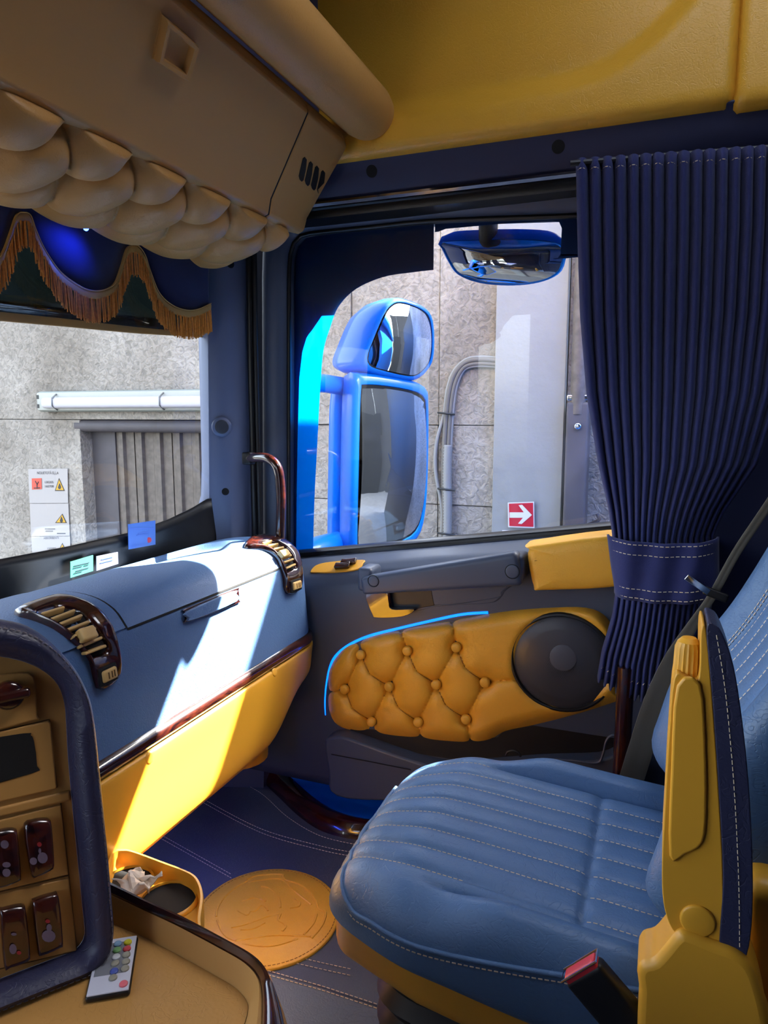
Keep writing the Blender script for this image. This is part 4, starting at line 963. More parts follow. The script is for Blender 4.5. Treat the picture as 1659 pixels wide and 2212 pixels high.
br = [[p + Vector((0.006, 0, 0.006)), p + Vector((0.009, 0, 0.0)), p + Vector((0.007, 0, -0.012)), p + Vector((0.002, 0, -0.010)), p + Vector((0.002, 0, 0.005))] for p in E3]
B().loft(br).build('braid', GLB, val, 60)
bd = B()
for i in range(0, 339):
    for f in (0.25, 0.75):
        c = E3[i].lerp(E3[i + 1], f) + Vector((0.009, 0, 0.0055)); d = 0.0016
        bd.add([c + Vector((d, 0, 0)), c + Vector((0, d, 0)), c + Vector((0, -d, 0)), c + Vector((0, 0, d)), c + Vector((0, 0, -d))], [[0, 1, 3], [0, 3, 2], [0, 2, 4], [0, 4, 1]])
bd.build('braid_beads', GLB, val, 0, kind='stuff')
fr = B(); rn = random.Random(11)
yv = [p.y for p in E3]
for i in range(339):
    seg = abs(E3[i + 1].y - E3[i].y) + 0.3 * abs(E3[i + 1].z - E3[i].z); nstr = max(1, int(seg / 0.0011))
    for k in range(nstr):
        p = E3[i].lerp(E3[i + 1], (k + rn.random()) / nstr) + Vector((0.006 + rn.uniform(-0.003, 0.004), 0, -0.010)); L = 0.052 + rn.uniform(-0.004, 0.005); r_ = 0.0008; sw = rn.uniform(-0.003, 0.003)
        q = p + Vector((rn.uniform(-0.002, 0.003), sw, -L))
        fr.add([p + Vector((r_, 0, 0)), p + Vector((-r_, r_, 0)), p + Vector((-r_, -r_, 0)), q + Vector((r_ * 1.6, 0, 0)), q + Vector((-r_, r_ * 1.6, 0)), q + Vector((-r_, -r_ * 1.6, 0))], [[0, 1, 4, 3], [1, 2, 5, 4], [2, 0, 3, 5], [3, 4, 5]])
fr.build('fringe', GLD, val, 60, kind='stuff')
stl = [ws(*D2(x, y), 0.058) for x, y in ((-50, -40), (300, 40), (700, 160), (1100, 290), (1550, 360))]
stitches('stitching', [spl(stl, 8)], (1, 0, 0), STE, val)
LEDP = mat('led_point', rgb(20, 60, 255), 0.4, emit=((0.02, 0.08, 1.0, 1), 12.0))
lp0 = ws(185, 492, 0.11); lamp_v = thing('led_spot', lp0, 'tiny blue LED spot lighting the valance under the tufted locker', 'light')
B().disc(lp0, (1, 0, -0.5), 0.006, 0.004, 14).build('lens', LEDP, lamp_v)
l = bpy.data.lights.new('valance_led', 'SPOT'); l.energy = 0.55; l.color = (0.02, 0.06, 1.0); l.spot_size = R(115); l.spot_blend = 0.9; l.shadow_soft_size = 0.01
lo = bpy.data.objects.new('valance_led', l); COL.objects.link(lo); lo.location = lp0 + Vector((0.01, 0, -0.012)); lo.rotation_euler = (Vector((-0.85, -0.10, -0.55))).to_track_quat('-Z', 'Y').to_euler(); lo.parent = lamp_v; lo.matrix_parent_inverse = Matrix.Translation(lp0).inverted()

# ================================================================== PASSENGER SEAT
seat = thing('passenger_seat', (-0.1, 1.03, FZ), 'blue leather passenger seat with pale stitched channels and raised yellow armrest', 'seat')
SCX, SCY, STZ = -0.13, 1.052, -0.650
HX, HY, HZ = 0.30, 0.248, 0.075
SEAMS = [0.182, 0.134, 0.086, 0.038, -0.010, -0.058, -0.106, -0.154]
XR = 0.06                                       # cross seam before the rear insert (local)
def topz(x, y):
    t = sstep(-0.2, 0.25, x); z = 0.012 * (1 - t) - 0.014 * t
    z -= 0.020 * sstep(-0.10, -0.30, x) if False else 0.022 * (1 - sstep(-0.30, -0.16, x))
    mids = min(abs(y - s) for s in SEAMS); inch = abs(y) < 0.205
    bol = sstep(0.172, 0.21, abs(y)) * sstep(-0.14, -0.02, x)
    if inch: z -= 0.006 * math.exp(-mids / 0.006) * (1 - bol)
    z -= 0.007 * math.exp(-abs(x - XR) / 0.006) * (1 - sstep(0.165, 0.185, abs(y)))
    z += 0.030 * bol - 0.014 * math.exp(-abs(abs(y) - 0.180) / 0.006) * sstep(-0.16, -0.08, x)
    z -= 0.012 * (y / 0.248) ** 4
    return z
def cush(q):
    x, y, z = q; w_ = 1 - 0.16 * (1 - sstep(-0.30, -0.12, x)) ** 1.5
    f = sstep(0.0, 0.07, z)
    dz = topz(x, y * 1.0) * f
    return Vector((x - 0.012 * (1 - (y / 0.248) ** 2) * (1 if x < 0 else 0), y * w_, z + dz + (0.05 * (1 - sstep(-0.3, 0.1, x)) + 0.012) * (1 - sstep(-0.075, 0.02, z))))
cu_b = B().rbox((SCX, SCY, STZ - HZ), (HX, HY, HZ), 0.055, (92, 120, 6), None, cush)
cuo = cu_b.build('cushion', BLU, seat, 80); cbv = cu_b.bvh()
def ctop(x, y, off=0.0008):
    h = cbv.ray_cast(Vector((SCX + x, SCY + y * (1 - 0.16 * (1 - sstep(-0.30, -0.12, x)) ** 1.5), 0)), Vector((0, 0, -1)))
    return (h[0] if h[0] else Vector((SCX + x, SCY + y, STZ))) + Vector((0, 0, off))
lines = []
for s in SEAMS:
    x0 = -0.30; x1 = XR - 0.004
    if s > 0.17 or s < -0.15: x1 = -0.10
    lines.append([ctop(x0 + (x1 - x0) * k / 40, s - 0.003) for k in range(41)])
    if abs(s) < 0.16: lines.append([ctop(XR + 0.006 + (0.2 - XR) * k / 20, s - 0.003) for k in range(21)])
stitches('stitching', lines, (0, 0, 1), STE, cuo, 0.0052, 0.0026, 0.0008)
# piping along the top edge of the near side and the front
pp = []
for k in range(60):
    t = k / 59
    if t < 0.72: x = 0.28 - 0.52 * t / 0.72; y = -HY
    else: a = (t - 0.72) / 0.28; x = -0.24 - 0.05 * math.sin(a * math.pi / 2); y = -HY + 0.38 * a * a
    w_ = 1 - 0.16 * (1 - sstep(-0.30, -0.12, x)) ** 1.5
    h = cbv.find_nearest(Vector((SCX + x * 1.02, SCY + y * w_ - 0.01, STZ - 0.040 + 0.034 * sstep(-0.15, 0.25, x) + 0.008 * (1 - sstep(-0.3, -0.1, x)))))
    pp.append(h[0] + h[1] * 0.001 if h[1].dot(Vector((0, -1, 0.3))) > -0.5 else h[0])
B().tube(pp, 0.0035, 8).build('piping', BLU, cuo, 60)
stitches('stitching', [[p + Vector((0, -0.002, -0.008)) for p in pp]], (-0.2, -0.9, 0.3), STE, cuo, 0.0052, 0.0026, 0.0009)
# yellow base shell and black bellows
b = B(); b.rbox((SCX + 0.02, SCY - 0.005, -0.772), (0.308, 0.232, 0.056), 0.03, (10, 8, 3), None, lambda q: Vector((q.x, q.y * (1 - 0.16 * (1 - sstep(-0.30, -0.12, q.x)) ** 1.5), q.z + 0.035 * (1 - sstep(-0.3, 0.1, q.x))))); b.build('base_shell', YPL, seat, 60)
b = B(); rr = []
for k in range(13):
    z = -1.075 + 0.26 * k / 12; o_ = 0.012 * (k % 2)
    rr.append([Vector((SCX + 0.03 + (0.275 - o_) * math.copysign(abs(math.cos(a)) ** 0.35, math.cos(a)), SCY + (0.20 - o_) * math.copysign(abs(math.sin(a)) ** 0.35, math.sin(a)), z)) for a in [2 * math.pi * q / 48 for q in range(48)]])
b.loft(rr); b.build('bellows', BLK, seat, 30)
# backrest
BA = R(24); bu = Vector((math.sin(BA), 0, math.cos(BA))); bf = Vector((math.cos(BA), 0, -math.sin(BA)))
def backf(q):
    x, y, z = q
    fr_ = sstep(0.0, 0.06, -x)
    bol = sstep(0.14, 0.20, abs(y))
    z0 = z + 0.42
    d = -0.030 * bol * fr_ - 0.022 * fr_ * math.exp(-((z0 - 0.16) / 0.10) ** 2)
    d += 0.006 * fr_ * math.exp(-abs(abs(y) - 0.145) / 0.006)
    if abs(y) < 0.14 and fr_ > 0: d += 0.005 * fr_ * math.exp(-min(abs(y - s) for s in SEAMS) / 0.006)
    w_ = 1.0 - 0.10 * sstep(0.1, 0.42, z)
    return Vector((x + d, y * w_, z))
bc_ = Vector((0.095, SCY - 0.005, -0.60)) + bu * 0.40
bk = B().rbox(bc_, (0.075, 0.235, 0.43), 0.055, (4, 90, 50), (bf, Vector((0, 1, 0)), bu), backf); bko = bk.build('backrest', BLU, seat, 80); bbv = bk.bvh()
def bfront(y, z, off=0.001): 
    c = bc_ + bu * z + Vector((0, y, 0)); h = bbv.ray_cast(c - bf * 0.5, bf); return (h[0] if h[0] else c) - bf * off
ln = [[bfront(s, -0.36 + 0.70 * k / 50) for k in range(51)] for s in SEAMS if abs(s) < 0.14]
ln += [[bfront(sg * (0.150 + 0.004 * j), -0.36 + 0.7 * k / 50) for k in range(51)] for sg in (-1, 1) for j in (0, 1)]
stitches('stitching', ln, -bf, STE, bko, 0.0052, 0.0026, 0.0008)
pb_ = [bfront(-0.205 + 0.0 * k, -0.36 + 0.7 * k / 40, -0.004) for k in range(41)]
B().tube(pb_, 0.0035, 8).build('piping', BLU, bko, 60)
# armrest folded up on the near side
AY = 0.715
def ay(px, py, y=AY): return PY(px, py, y)
ysh = spl([ay(x, y) for x, y in ((1456, 1466), (1444, 1600), (1436, 1740), (1430, 1860), (1433, 1950), (1452, 2008), (1490, 2035), (1556, 2062), (1562, 1900), (1552, 1700), (1538, 1500), (1526, 1366), (1514, 1362), (1509, 1466), (1480, 1462))], 4, True)
armo = B().prism(ysh, (0, 0.055, 0)).build('armrest_shell', YPL, seat, 40, bevel=0.004)
B().prism(spl([ay(x, y, AY + 0.001) for x, y in ((1462, 1478), (1512, 1474), (1524, 1600), (1526, 1740), (1518, 1815), (1480, 1840), (1446, 1845), (1450, 1650))], 3, True), (0, -0.005, 0)).build('shell_panel', YPL, armo, 40, bevel=0.003)
npd = spl([ay(x, y, AY - 0.002) for x, y in ((1526, 1360), (1545, 1351), (1562, 1372), (1585, 1440), (1604, 1560), (1618, 1700), (1626, 1860), (1624, 2000), (1606, 2076), (1556, 2062), (1562, 1900), (1552, 1700), (1538, 1500))], 4, True)
npo = B().prism(npd, (0, 0.060, 0)).build('armrest_pad', NVL, armo, 40, bevel=0.010)
stitches('stitching', [spl([ay(x, y, AY - 0.0025) for x, y in ((1548, 1372), (1568, 1500), (1586, 1700), (1596, 1900), (1598, 2050))], 8)], (0, -1, 0), STE, npo, 0.004, 0.0024, 0.0005)
ks = ay(1483, 1470, AY + 0.022); kn_ = B(); rr = []
for z, s in ((0, 0.9), (0.002, 1.0), (0.034, 0.93), (0.040, 0.80), (0.044, 0.5), (0.045, 0.1)):
    rr.append([ks + Vector((math.cos(a) * 0.0130 * s * (1 + 0.05 * (1 if q % 2 else -1) * (1 if z < 0.035 else 0)), math.sin(a) * 0.0130 * s * (1 + 0.05 * (1 if q % 2 else -1) * (1 if z < 0.035 else 0)), z)) for q, a in enumerate([2 * math.pi * q / 36 for q in range(36)])])
kn_.loft(rr).build('tilt_knob', YPL, armo, 25)
B().disc(ay(1507, 1988) + Vector((0, 0.002, 0)), (0, -1, 0), 0.0165, 0.005, 32, 0.12).build('pivot_cap', YPL, armo)
hb = spl([ay(x, y, AY - 0.01) for x, y in ((1380, 2140), (1376, 2105), (1386, 2086), (1412, 2078), (1436, 2052), (1462, 2022), (1486, 2020), (1540, 2042), (1590, 2060), (1625, 2090), (1648, 2150), (1665, 2230), (1670, 2330), (1400, 2330))], 3, True)
B().prism(hb, (0, 0.06, 0)).build('hinge_bracket', YPL, seat, 40, bevel=0.008)
B().rbox((0.20, 0.80, -0.58), (0.10, 0.03, 0.10), 0.02, (2, 2, 2)).build('side_cover', YPL, seat)
# buckle on its stalk
bq = ay(1272, 2110, 0.74); bax = (ay(1340, 2190, 0.74) - bq).normalized(); bz = Vector((0, -1, 0)); bs = bax.cross(bz).normalized()
bko2 = B().rbox(bq + bax * 0.030, (0.040, 0.025, 0.010), 0.006, (3, 3, 2), (bax, bs, bz)).build('belt_buckle', BLK, seat)
B().rbox(bq - bax * 0.009, (0.0065, 0.022, 0.0085), 0.003, (2, 2, 2), (bax, bs, bz)).build('release_button', RED, bko2)
fr_o = [bq - bax * 0.0145 + bs * a + bz * c for a, c in ((-0.025, -0.0095), (0.025, -0.0095), (0.025, 0.0095), (-0.025, 0.0095))]
B().tube(fr_o + [fr_o[0]], 0.0014, 6).build('buckle_edge', CHR, bko2)
B().tube([bq + bax * 0.06, bq + bax * 0.14, bq + bax * 0.25 + Vector((0.02, 0.03, 0))], 0.016, 12, 0.5).build('buckle_stalk', BLK, seat)

# ================================================================== SEAT BELT
sb = thing('seat_belt', (-0.05, 1.40, -0.95), 'black webbing seat belt hanging slack beside the curtain', 'seat belt')
bp = spl([PY(x, y, yy) for x, y, yy in ((1720, 1000, 1.46), (1650, 1105, 1.45), (1590, 1195, 1.44), (1540, 1285, 1.43), (1500, 1345, 1.43), (1455, 1420, 1.43), (1420, 1505, 1.43), (1390, 1600, 1.43), (1362, 1690, 1.43), (1340, 1760, 1.43))], 6)
n_ = len(bp); b = B(); rr = []
for i, p in enumerate(bp):
    t = (bp[min(i + 1, n_ - 1)] - bp[max(0, i - 1)]).normalized(); s = t.cross(Vector((0.25, -1, 0.0))).normalized(); u = i / n_
    w_ = 0.008 + 0.016 * sstep(0.35, 0.75, u); nn = s.cross(t).normalized()
    rr.append([p + s * w_ * q + nn * (0.0012 + 0.0009 * math.cos(q * 9)) for q in (-1, -0.6, -0.2, 0.2, 0.6, 1)] + [p + s * w_ * q - nn * 0.001 for q in (1, -1)])
b.loft(rr); b.build('webbing', BLTM, sb, 40)
tg0, tg1 = PY(1482, 1246, 1.41), PY(1532, 1280, 1.41)
B().rbox((tg0 + tg1) / 2, ((tg1 - tg0).length / 2, 0.0015, 0.006), 0.0014, (2, 1, 1), ((tg1 - tg0).normalized(), Vector((0, 1, 0)), (tg1 - tg0).normalized().cross(Vector((0, 1, 0))))).build('latch_tongue', CHR, sb)
B().rbox(PY(1546, 1284, 1.415), (0.022, 0.006, 0.008), 0.004, (3, 2, 2), (Vector((0.9, 0, -0.3)).normalized(), Vector((0, 1, 0)), Vector((0.3, 0, 0.9)).normalized())).build('tongue_cover', BLK, sb)
# wood post by the door pillar
po = thing('grab_post', PY(1335, 1730, 1.50), 'dark burl wood upright post between curtain and seat', 'grab post')
B().tube([PY(1353, 1440, 1.50), PY(1346, 1580, 1.50), PY(1337, 1760, 1.50)], 0.0175, 16).build('post', WOOD, po, 60)

# ================================================================== SIDE CURTAIN
cu = thing('side_curtain', (0.0, 1.56, -0.65), 'navy pleated cloth curtain gathered by a wide tieback beside the door', 'curtain')
CYP = 1.55
LB = [(345, 1243), (500, 1246), (680, 1252), (850, 1266), (1000, 1291), (1100, 1314), (1150, 1322), (1210, 1326), (1262, 1332), (1330, 1322), (1400, 1300), (1455, 1290)]
RB = [(345, 1740), (500, 1735), (680, 1720), (850, 1690), (1000, 1640), (1100, 1570), (1150, 1545), (1210, 1545), (1262, 1545), (1330, 1535), (1400, 1530), (1455, 1530)]
NP = 18
rn = random.Random(4); ph = [rn.uniform(-0.35, 0.35) for _ in range(NP + 2)]
def pleat(u, amp):
    a = u * NP; i = int(a); f = a - i
    return amp * (abs(math.sin(math.pi * (a + 0.25 * ph[min(i, NP)] * math.sin(math.pi * f)))) ** 0.7 - 0.5)
def curt(u, v):
    py = 345 + v * 1110
    l = interp(LB, py); r_ = interp(RB, py); px = l + (r_ - l) * u
    gather = sstep(345, 1150, py)
    amp = 0.034 - 0.008 * math.exp(-((py - 1210) / 90.0) ** 2)
    if py < 375: amp *= 0.6 + 0.4 * (py - 345) / 30
    top = -35 * u * (1 - v) ** 6 + 30 * math.sin(u * 3.0 + 0.3) * v ** 8 + (6 * math.sin(u * NP * 6.283) * v ** 30)
    bl = 0.03 * math.exp(-((py - 1210) / 60.0) ** 2) * (4 * u * (1 - u)) 
    p = PY(px, py + top, CYP)
    return Vector((p.x, CYP - pleat(u, amp) * (1 - 0.2 * gather) - 0.06 * 4 * u * (1 - u) * sstep(700, 1100, py), p.z))
cg = B().grid(NP * 12 + 1, 60, curt); cu_o = cg.build('cloth', CUR, cu, 80, solid=0.002)
stitches('stitching', [[curt(k / 300, 0.022) + Vector((0, -0.0022, 0)) for k in range(301)], [curt(k / 300, 0.975) + Vector((0, -0.0022, 0)) for k in range(301)]], (0, -1, 0.05), STE, cu, 0.0055, 0.004, 0.0008)
ed = [curt(0.0, k / 60) + Vector((-0.002, -0.004, 0)) for k in range(61)]
B().tube([curt(-0.02, 0.01), curt(0.5, -0.002) + Vector((0, 0.01, 0)), curt(1.0, 0.0)], 0.006, 8).build('curtain_rail', BLK, cu)
# tieback band
def tie(u, v):
    py = 1148 + v * 122; l = interp(LB, py) - 5 + 6 * v; r_ = 1548
    px = l + (r_ - l) * u; p = PY(px, py + 10 * math.sin(u * 2.6) - 2, CYP)
    return Vector((p.x, CYP - 0.050 - 0.055 * (1 - (2 * u - 1) ** 4) ** 0.5 + (0.004 * math.sin(u * 21 + v * 3)), p.z))
tie_o = B().grid(50, 12, tie).build('tieback', CUR, cu, 80, solid=0.004)
stitches('stitching', [[tie(k / 120, v) + Vector((0, -0.0028, 0)) for k in range(121)] for v in (0.05, 0.22, 0.80, 0.95)], (0, -1, 0.02), STE, tie_o, 0.006, 0.004, 0.0008)

# ================================================================== A-PILLAR GRAB HANDLE
gh = thing('pillar_grab_rail', PY(536, 990, 1.66), 'curved burl wood grab handle on the windscreen pillar', 'handle')
gp = spl([PY(x, y, yy) for x, y, yy in ((540, 990, 1.665), (556, 988, 1.64), (578, 990, 1.62), (596, 1004, 1.61), (604, 1030, 1.61), (607, 1080, 1.61), (606, 1140, 1.61), (605, 1165, 1.61))], 6)
B().tube(gp, 0.0125, 14).build('bar', WOOD, gh, 60)
B().rbox(PY(537, 990, 1.668), (0.014, 0.014, 0.017), 0.005, (2, 2, 2)).build('mount', BLK, gh)

# ================================================================== ROUND FLOOR MAT
em = thing('floor_emblem_mat', PZ(577, 1980, FZ), 'round yellow leather floor mat with embossed griffin emblem', 'floor mat')
ec = PZ(577, 1980, FZ); er = 0.157
def er_(r, h): return [ec + Vector((math.cos(2 * math.pi * k / 64) * r, math.sin(2 * math.pi * k / 64) * r, h)) for k in range(64)]
B().loft([er_(er, 0.0005), er_(er, 0.004), er_(er * 0.985, 0.0062), er_(er * 0.5, 0.0064)]).build('leather_disc', YEL, em, 60)
stitches('stitching', [er_(er * 0.95, 0.0064) + [er_(er * 0.95, 0.0064)[0]]], UZ, STY, em, 0.006, 0.003, 0.0009)
ee = lambda x, y: PZ(430 + x / 5.35, 1880 + y / 5.35, FZ + 0.0055)
for path in ([(550, 130), (570, 100), (700, 60), (950, 50), (975, 85), (1000, 115)], [(1000, 115), (1150, 160), (1280, 250), (1350, 350), (1375, 440), (1460, 490), (1440, 600), (1380, 700), (1300, 790)],
             [(570, 140), (750, 110), (960, 110), (1100, 240), (1300, 400)], [(1360, 510), (1320, 620), (1210, 750)], [(550, 130), (400, 220), (280, 330), (210, 450), (200, 540)],
             [(720, 190), (800, 200), (880, 260), (930, 350), (940, 440)], [(490, 360), (560, 340), (640, 320), (730, 345), (770, 365)], [(450, 470), (550, 520), (590, 480), (650, 470), (720, 410), (780, 440), (795, 475)],
             [(940, 510), (920, 580), (980, 620), (1000, 660), (960, 710)], [(370, 665), (500, 640), (650, 590), (780, 540), (930, 500)], [(480, 690), (620, 680), (760, 610)],
             [(420, 820), (600, 790), (900, 755), (1290, 770)], [(500, 850), (700, 880), (900, 870), (1140, 795)], [(210, 580), (260, 700), (330, 780), (430, 820)], [(1110, 330), (1160, 370), (1150, 420), (1050, 440)]):
    B().tube(spl([ee(*q) for q in path], 6), 0.003, 6).build('embossed_line', YEL, em, 60)

# ================================================================== OUTSIDE MIRRORS
MN = Vector((0.87, -0.49, -0.03)).normalized(); M0 = PY(850, 960, 2.12)
def pm(x, y, off=0.0, o=M0): q = C4(x, y); return PN(q[0], q[1], o + MN * off, MN)
dm = thing('door_mirror', PY(740, 1200, 2.1), 'glossy blue twin door mirror outside the passenger window', 'mirror')
def mirror(glass, name, depth, lean, rad, o=M0):
    lp2 = resample(spl([pm(*q, o=o) for q in glass], 5, True), 64, True); c = sum(lp2, Vector()) / 64
    back = -MN * depth + lean
    b = B(); b.loft([[c.lerp(p, t) + MN * h + back * k for p in lp2] for t, h, k in ((1.03, -0.008, 0), (1.05, 0.004, 0), (1.11, 0.004, 0), (1.17, -0.006, 0.0), (1.20, 0, 0.25), (1.15, 0, 0.6), (0.98, 0, 0.88), (0.6, 0, 1.0))])
    h = b.build(name, PNT, dm, 60)
    b = B(); b.loft([[c.lerp(p, t) + MN * hh_ for p in lp2] for t, hh_ in ((1.04, -0.004), (1.04, 0.0005), (1.0, 0.0005), (1.0, -0.004))]); b.build('mirror_seal', RUB, h, 60)
    rg_ = []; rm = max((p - c).length for p in lp2)
    for t in (1.01, 0.8, 0.6, 0.4, 0.2, 0.03):
        rg_.append([c.lerp(p, t) + MN * ((rm * rm - (p - c).length_squared * t * t) / (2 * rad) - 0.004) for p in lp2])
    b = B(); b.loft(rg_, True, True); b.build('mirror_glass', MIR, h, 80); return h
mirror([(583, 840), (600, 808), (680, 810), (790, 828), (848, 852), (862, 900), (860, 1180), (848, 1350), (822, 1432), (760, 1475), (620, 1520), (580, 1518), (568, 1480), (574, 1150)], 'main_housing', 0.10, Vector((-0.02, 0.02, 0)), 1.6)
mirror([(612, 665), (630, 610), (680, 490), (715, 442), (760, 430), (850, 462), (886, 515), (890, 640), (872, 700), (825, 742), (770, 742), (660, 716), (622, 698)], 'upper_housing', 0.17, Vector((-0.02, -0.02, -0.012)), 0.5)
mq = lambda x, y, yy=2.12: PY(*C4(x, y), yy)
def sq(path, r, fl): return B().tube(path, r, 16, fl)
sq([mq(500, 800), mq(490, 900), mq(486, 1100), mq(482, 1300), mq(480, 1500), mq(480, 1600)], 0.045, 0.8).build('upright_arm', PNT, dm, 60)
sq([mq(340, 778, 1.92), mq(420, 785, 2.0), mq(520, 800, 2.10), mq(600, 790, 2.13)], 0.028, 1.0).build('upper_bracket', PNT, dm, 60)
sq([mq(640, 735, 2.14), mq(600, 790, 2.14), mq(560, 850, 2.14)], 0.045, 1.0).build('neck', PNT, dm, 60)
sq([mq(330, 1560, 1.90), mq(400, 1530, 1.96), mq(470, 1510, 2.05), mq(540, 1530, 2.12)], 0.045, 1.0).build('lower_bracket', PNT, dm, 60)
# kerb mirror above the window
km = thing('kerb_mirror', PY(1090, 500, 1.86), 'wide convex kerb mirror hanging over the top of the door window', 'mirror')
kq = [(945, 150), (955, 185), (985, 245), (1025, 295), (1120, 330), (1260, 340), (1380, 325), (1460, 285), (1484, 225), (1486, 185), (1440, 150), (1300, 138), (1100, 140)]
lp2 = resample(spl([PY(*C4(*q), 1.87) for q in kq], 5, True), 64, True); c = sum(lp2, Vector()) / 64
KB = Vector((0, 0.06, 0.05))
b = B(); b.loft([[c.lerp(p, t) + KB * k for p in lp2] for t, k in ((0.99, 0.0), (1.02, -0.05), (1.05, 0.0), (1.05, 0.3), (0.9, 0.8), (0.5, 1.0))]); ko = b.build('housing', PNT, km, 60)
KN = Vector((0.25, -0.8, -0.55)).normalized()
rg_ = [[c.lerp(p, t) + Vector((0, -0.035 * (1 - t ** 2), -0.004 * (1 - t * t))) for p in lp2] for t in (1.0, 0.9, 0.75, 0.6, 0.45, 0.3, 0.15, 0.03)]
b = B(); b.loft(rg_, True, True); b.build('mirror_glass', MIR, ko, 80)
B().tube([PY(*C4(1150, 60), 1.88) + Vector((0, 0, 0.08)), PY(*C4(1150, 90), 1.88), PY(*C4(1150, 150), 1.90)], 0.045, 12, 0.5).build('bracket', BLK, km, 60)

# ================================================================== ON THE YARD WALL
wp = lambda x, y, d=0.01: PY(x, y, WY - d)
lamp = thing('wall_lamp', wp(270, 890), 'long white fluorescent lamp fixture on the concrete wall', 'lamp')
x0, x1 = wp(94, 870).x, -1.93; zc = wp(270, 868).z
LTR = mat('lamp_tray', rgb(150, 152, 146), 0.5); DIF = mat('lamp_diffuser', rgb(172, 170, 178), 0.35)
B().rbox(((x0 + x1) / 2, WY - 0.03, zc + 0.004), ((x1 - x0) / 2, 0.028, 0.058), 0.018, (6, 2, 2)).build('gasket', mat('grey_gasket', rgb(120, 128, 122), 0.6), lamp)
B().rbox(((x0 + x1) / 2, WY - 0.052, zc + 0.004), ((x1 - x0) / 2 - 0.006, 0.014, 0.052), 0.010, (6, 2, 2)).build('tray', LTR, lamp)
B().rbox(((x0 + x1) / 2 + 0.02, WY - 0.07, zc - 0.004), ((x1 - x0) / 2 - 0.045, 0.03, 0.031), 0.022, (6, 2, 2)).build('diffuser', DIF, lamp)
for xx in (x0 + 0.16, x0 + 0.9):
    B().tube([(xx, WY - 0.066, zc + 0.045), (xx, WY - 0.102, zc + 0.02), (xx, WY - 0.104, zc - 0.02), (xx, WY - 0.066, zc - 0.045)], 0.004, 6).build('wire_clip', mat('clip_wire', rgb(110, 112, 112), 0.4, metal=0.6) if 'clip_wire' not in MATS else MATS['clip_wire'], lamp)
for dz in (0.03, -0.022):
    B().box((x0 + 0.018, WY - 0.067, zc + dz), (0.007, 0.002, 0.011)).build('latch', BLK, lamp)
gate = thing('corrugated_gate', (-2.55, WY + 0.06, -2.6), 'weathered corrugated metal gate set into the concrete wall', 'gate')
slab('jamb', GX0, GX0 + 0.17, WY + 0.09, WY + 0.12, -2.6, GZ, RUST, gate)
gx = GX0 + 0.17; gw = 0.127
zz0, zz1 = -2.6, GZ - 0.05
gm = None
k = 0
while gx < -1.95:
    if gm is None:
        b = B(); prf = [(0, 0), (0.03, 0), (0.038, -0.02), (0.062, -0.02), (0.07, 0.0), (0.127, 0.0)]
        b.loft([[Vector((x, y, zz)) for x, y in prf] + [Vector((0.127, 0.004, zz)), Vector((0, 0.004, zz))] for zz in (zz0, zz1)]); gm = b.mesh('gate_panel')
    o = new_obj('gate_panel', gm, GALV if k == 0 else None, None, 20); o.location = (gx, WY + 0.10 + 0.004 * (k % 2), 0); o.parent = gate; o.matrix_parent_inverse = Matrix.Translation(gate.location).inverted()
    gx += gw + 0.004; k += 1
B().tube([(GX0 - 0.04, WY + 0.03, GZ - 0.03), (-1.9, WY + 0.03, GZ - 0.03)], 0.035, 12).build('top_pipe', RUST, gate, 60)
# notices
PAP = mat('notice_paper', rgb(150, 145, 143), 0.6); INKB = mat('print_black', rgb(40, 40, 44), 0.7); ORG = mat('print_orange', rgb(176, 66, 48), 0.6); YTR = mat('print_yellow', rgb(180, 136, 20), 0.6)
def w7(x, y, d=0.008): q = D7(x, y); return PY(q[0], q[1], WY - d)
def notice(label, q):
    p = [w7(*c_) for c_ in q]; t = thing('notice', p[0], label, 'notice', ); B().prism(p, (0, -0.002, 0)).build('sheet', PAP, t, 0); return t
def tri(t, a, b_, c_):
    B().prism([w7(*a, 0.011), w7(*b_, 0.011), w7(*c_, 0.011)], (0, -0.001, 0)).build('hazard_triangle', INKB, t, 0)
    m_ = ((a[0] + b_[0] + c_[0]) / 3, (a[1] + b_[1] + c_[1]) / 3); s_ = lambda p: (m_[0] + (p[0] - m_[0]) * 0.8, m_[1] + (p[1] - m_[1]) * 0.8)
    B().prism([w7(*s_(a), 0.0122), w7(*s_(b_), 0.0122), w7(*s_(c_), 0.0122)], (0, -0.001, 0)).build('hazard_field', YTR, t, 0)
    f = spl([w7(m_[0] + dx, m_[1] + dy, 0.0134) for dx, dy in ((0, -26), (9, -6), (12, 10), (0, 20), (-12, 10), (-8, -6))], 3, True); B().prism(f, (0, -0.0006, 0)).build('flame_symbol', INKB, t, 0)
t = notice('white notice headed NOLIETOTĀ EĻĻA with orange square', ((222, 192), (528, 188), (532, 456), (232, 458)))
text3('NOLIETOTĀ EĻĻA', w7(288, 232, 0.0115), w7(455, 232, 0.0115), 0.016, INKB, t)
text3('130205', w7(345, 303, 0.0115), w7(412, 303, 0.0115), 0.014, INKB, t); text3('160708', w7(346, 335, 0.0115), w7(414, 335, 0.0115), 0.014, INKB, t)
B().prism([w7(*q, 0.0115) for q in ((248, 265), (324, 263), (326, 348), (250, 352))], (0, -0.001, 0)).build('pictogram_field', ORG, t, 0)
for pth in ([(290, 345), (288, 310), (275, 285)], [(289, 315), (300, 290)], [(265, 340), (312, 338)]):
    B().tube([w7(*q, 0.0128) for q in pth], 0.003, 5).build('pictogram_line', INKB, t)
tri(t, (460, 262), (505, 362), (428, 362))
t = notice('middle white notice with hazard triangle below the oil notice', ((234, 462), (534, 460), (545, 712), (244, 714)))
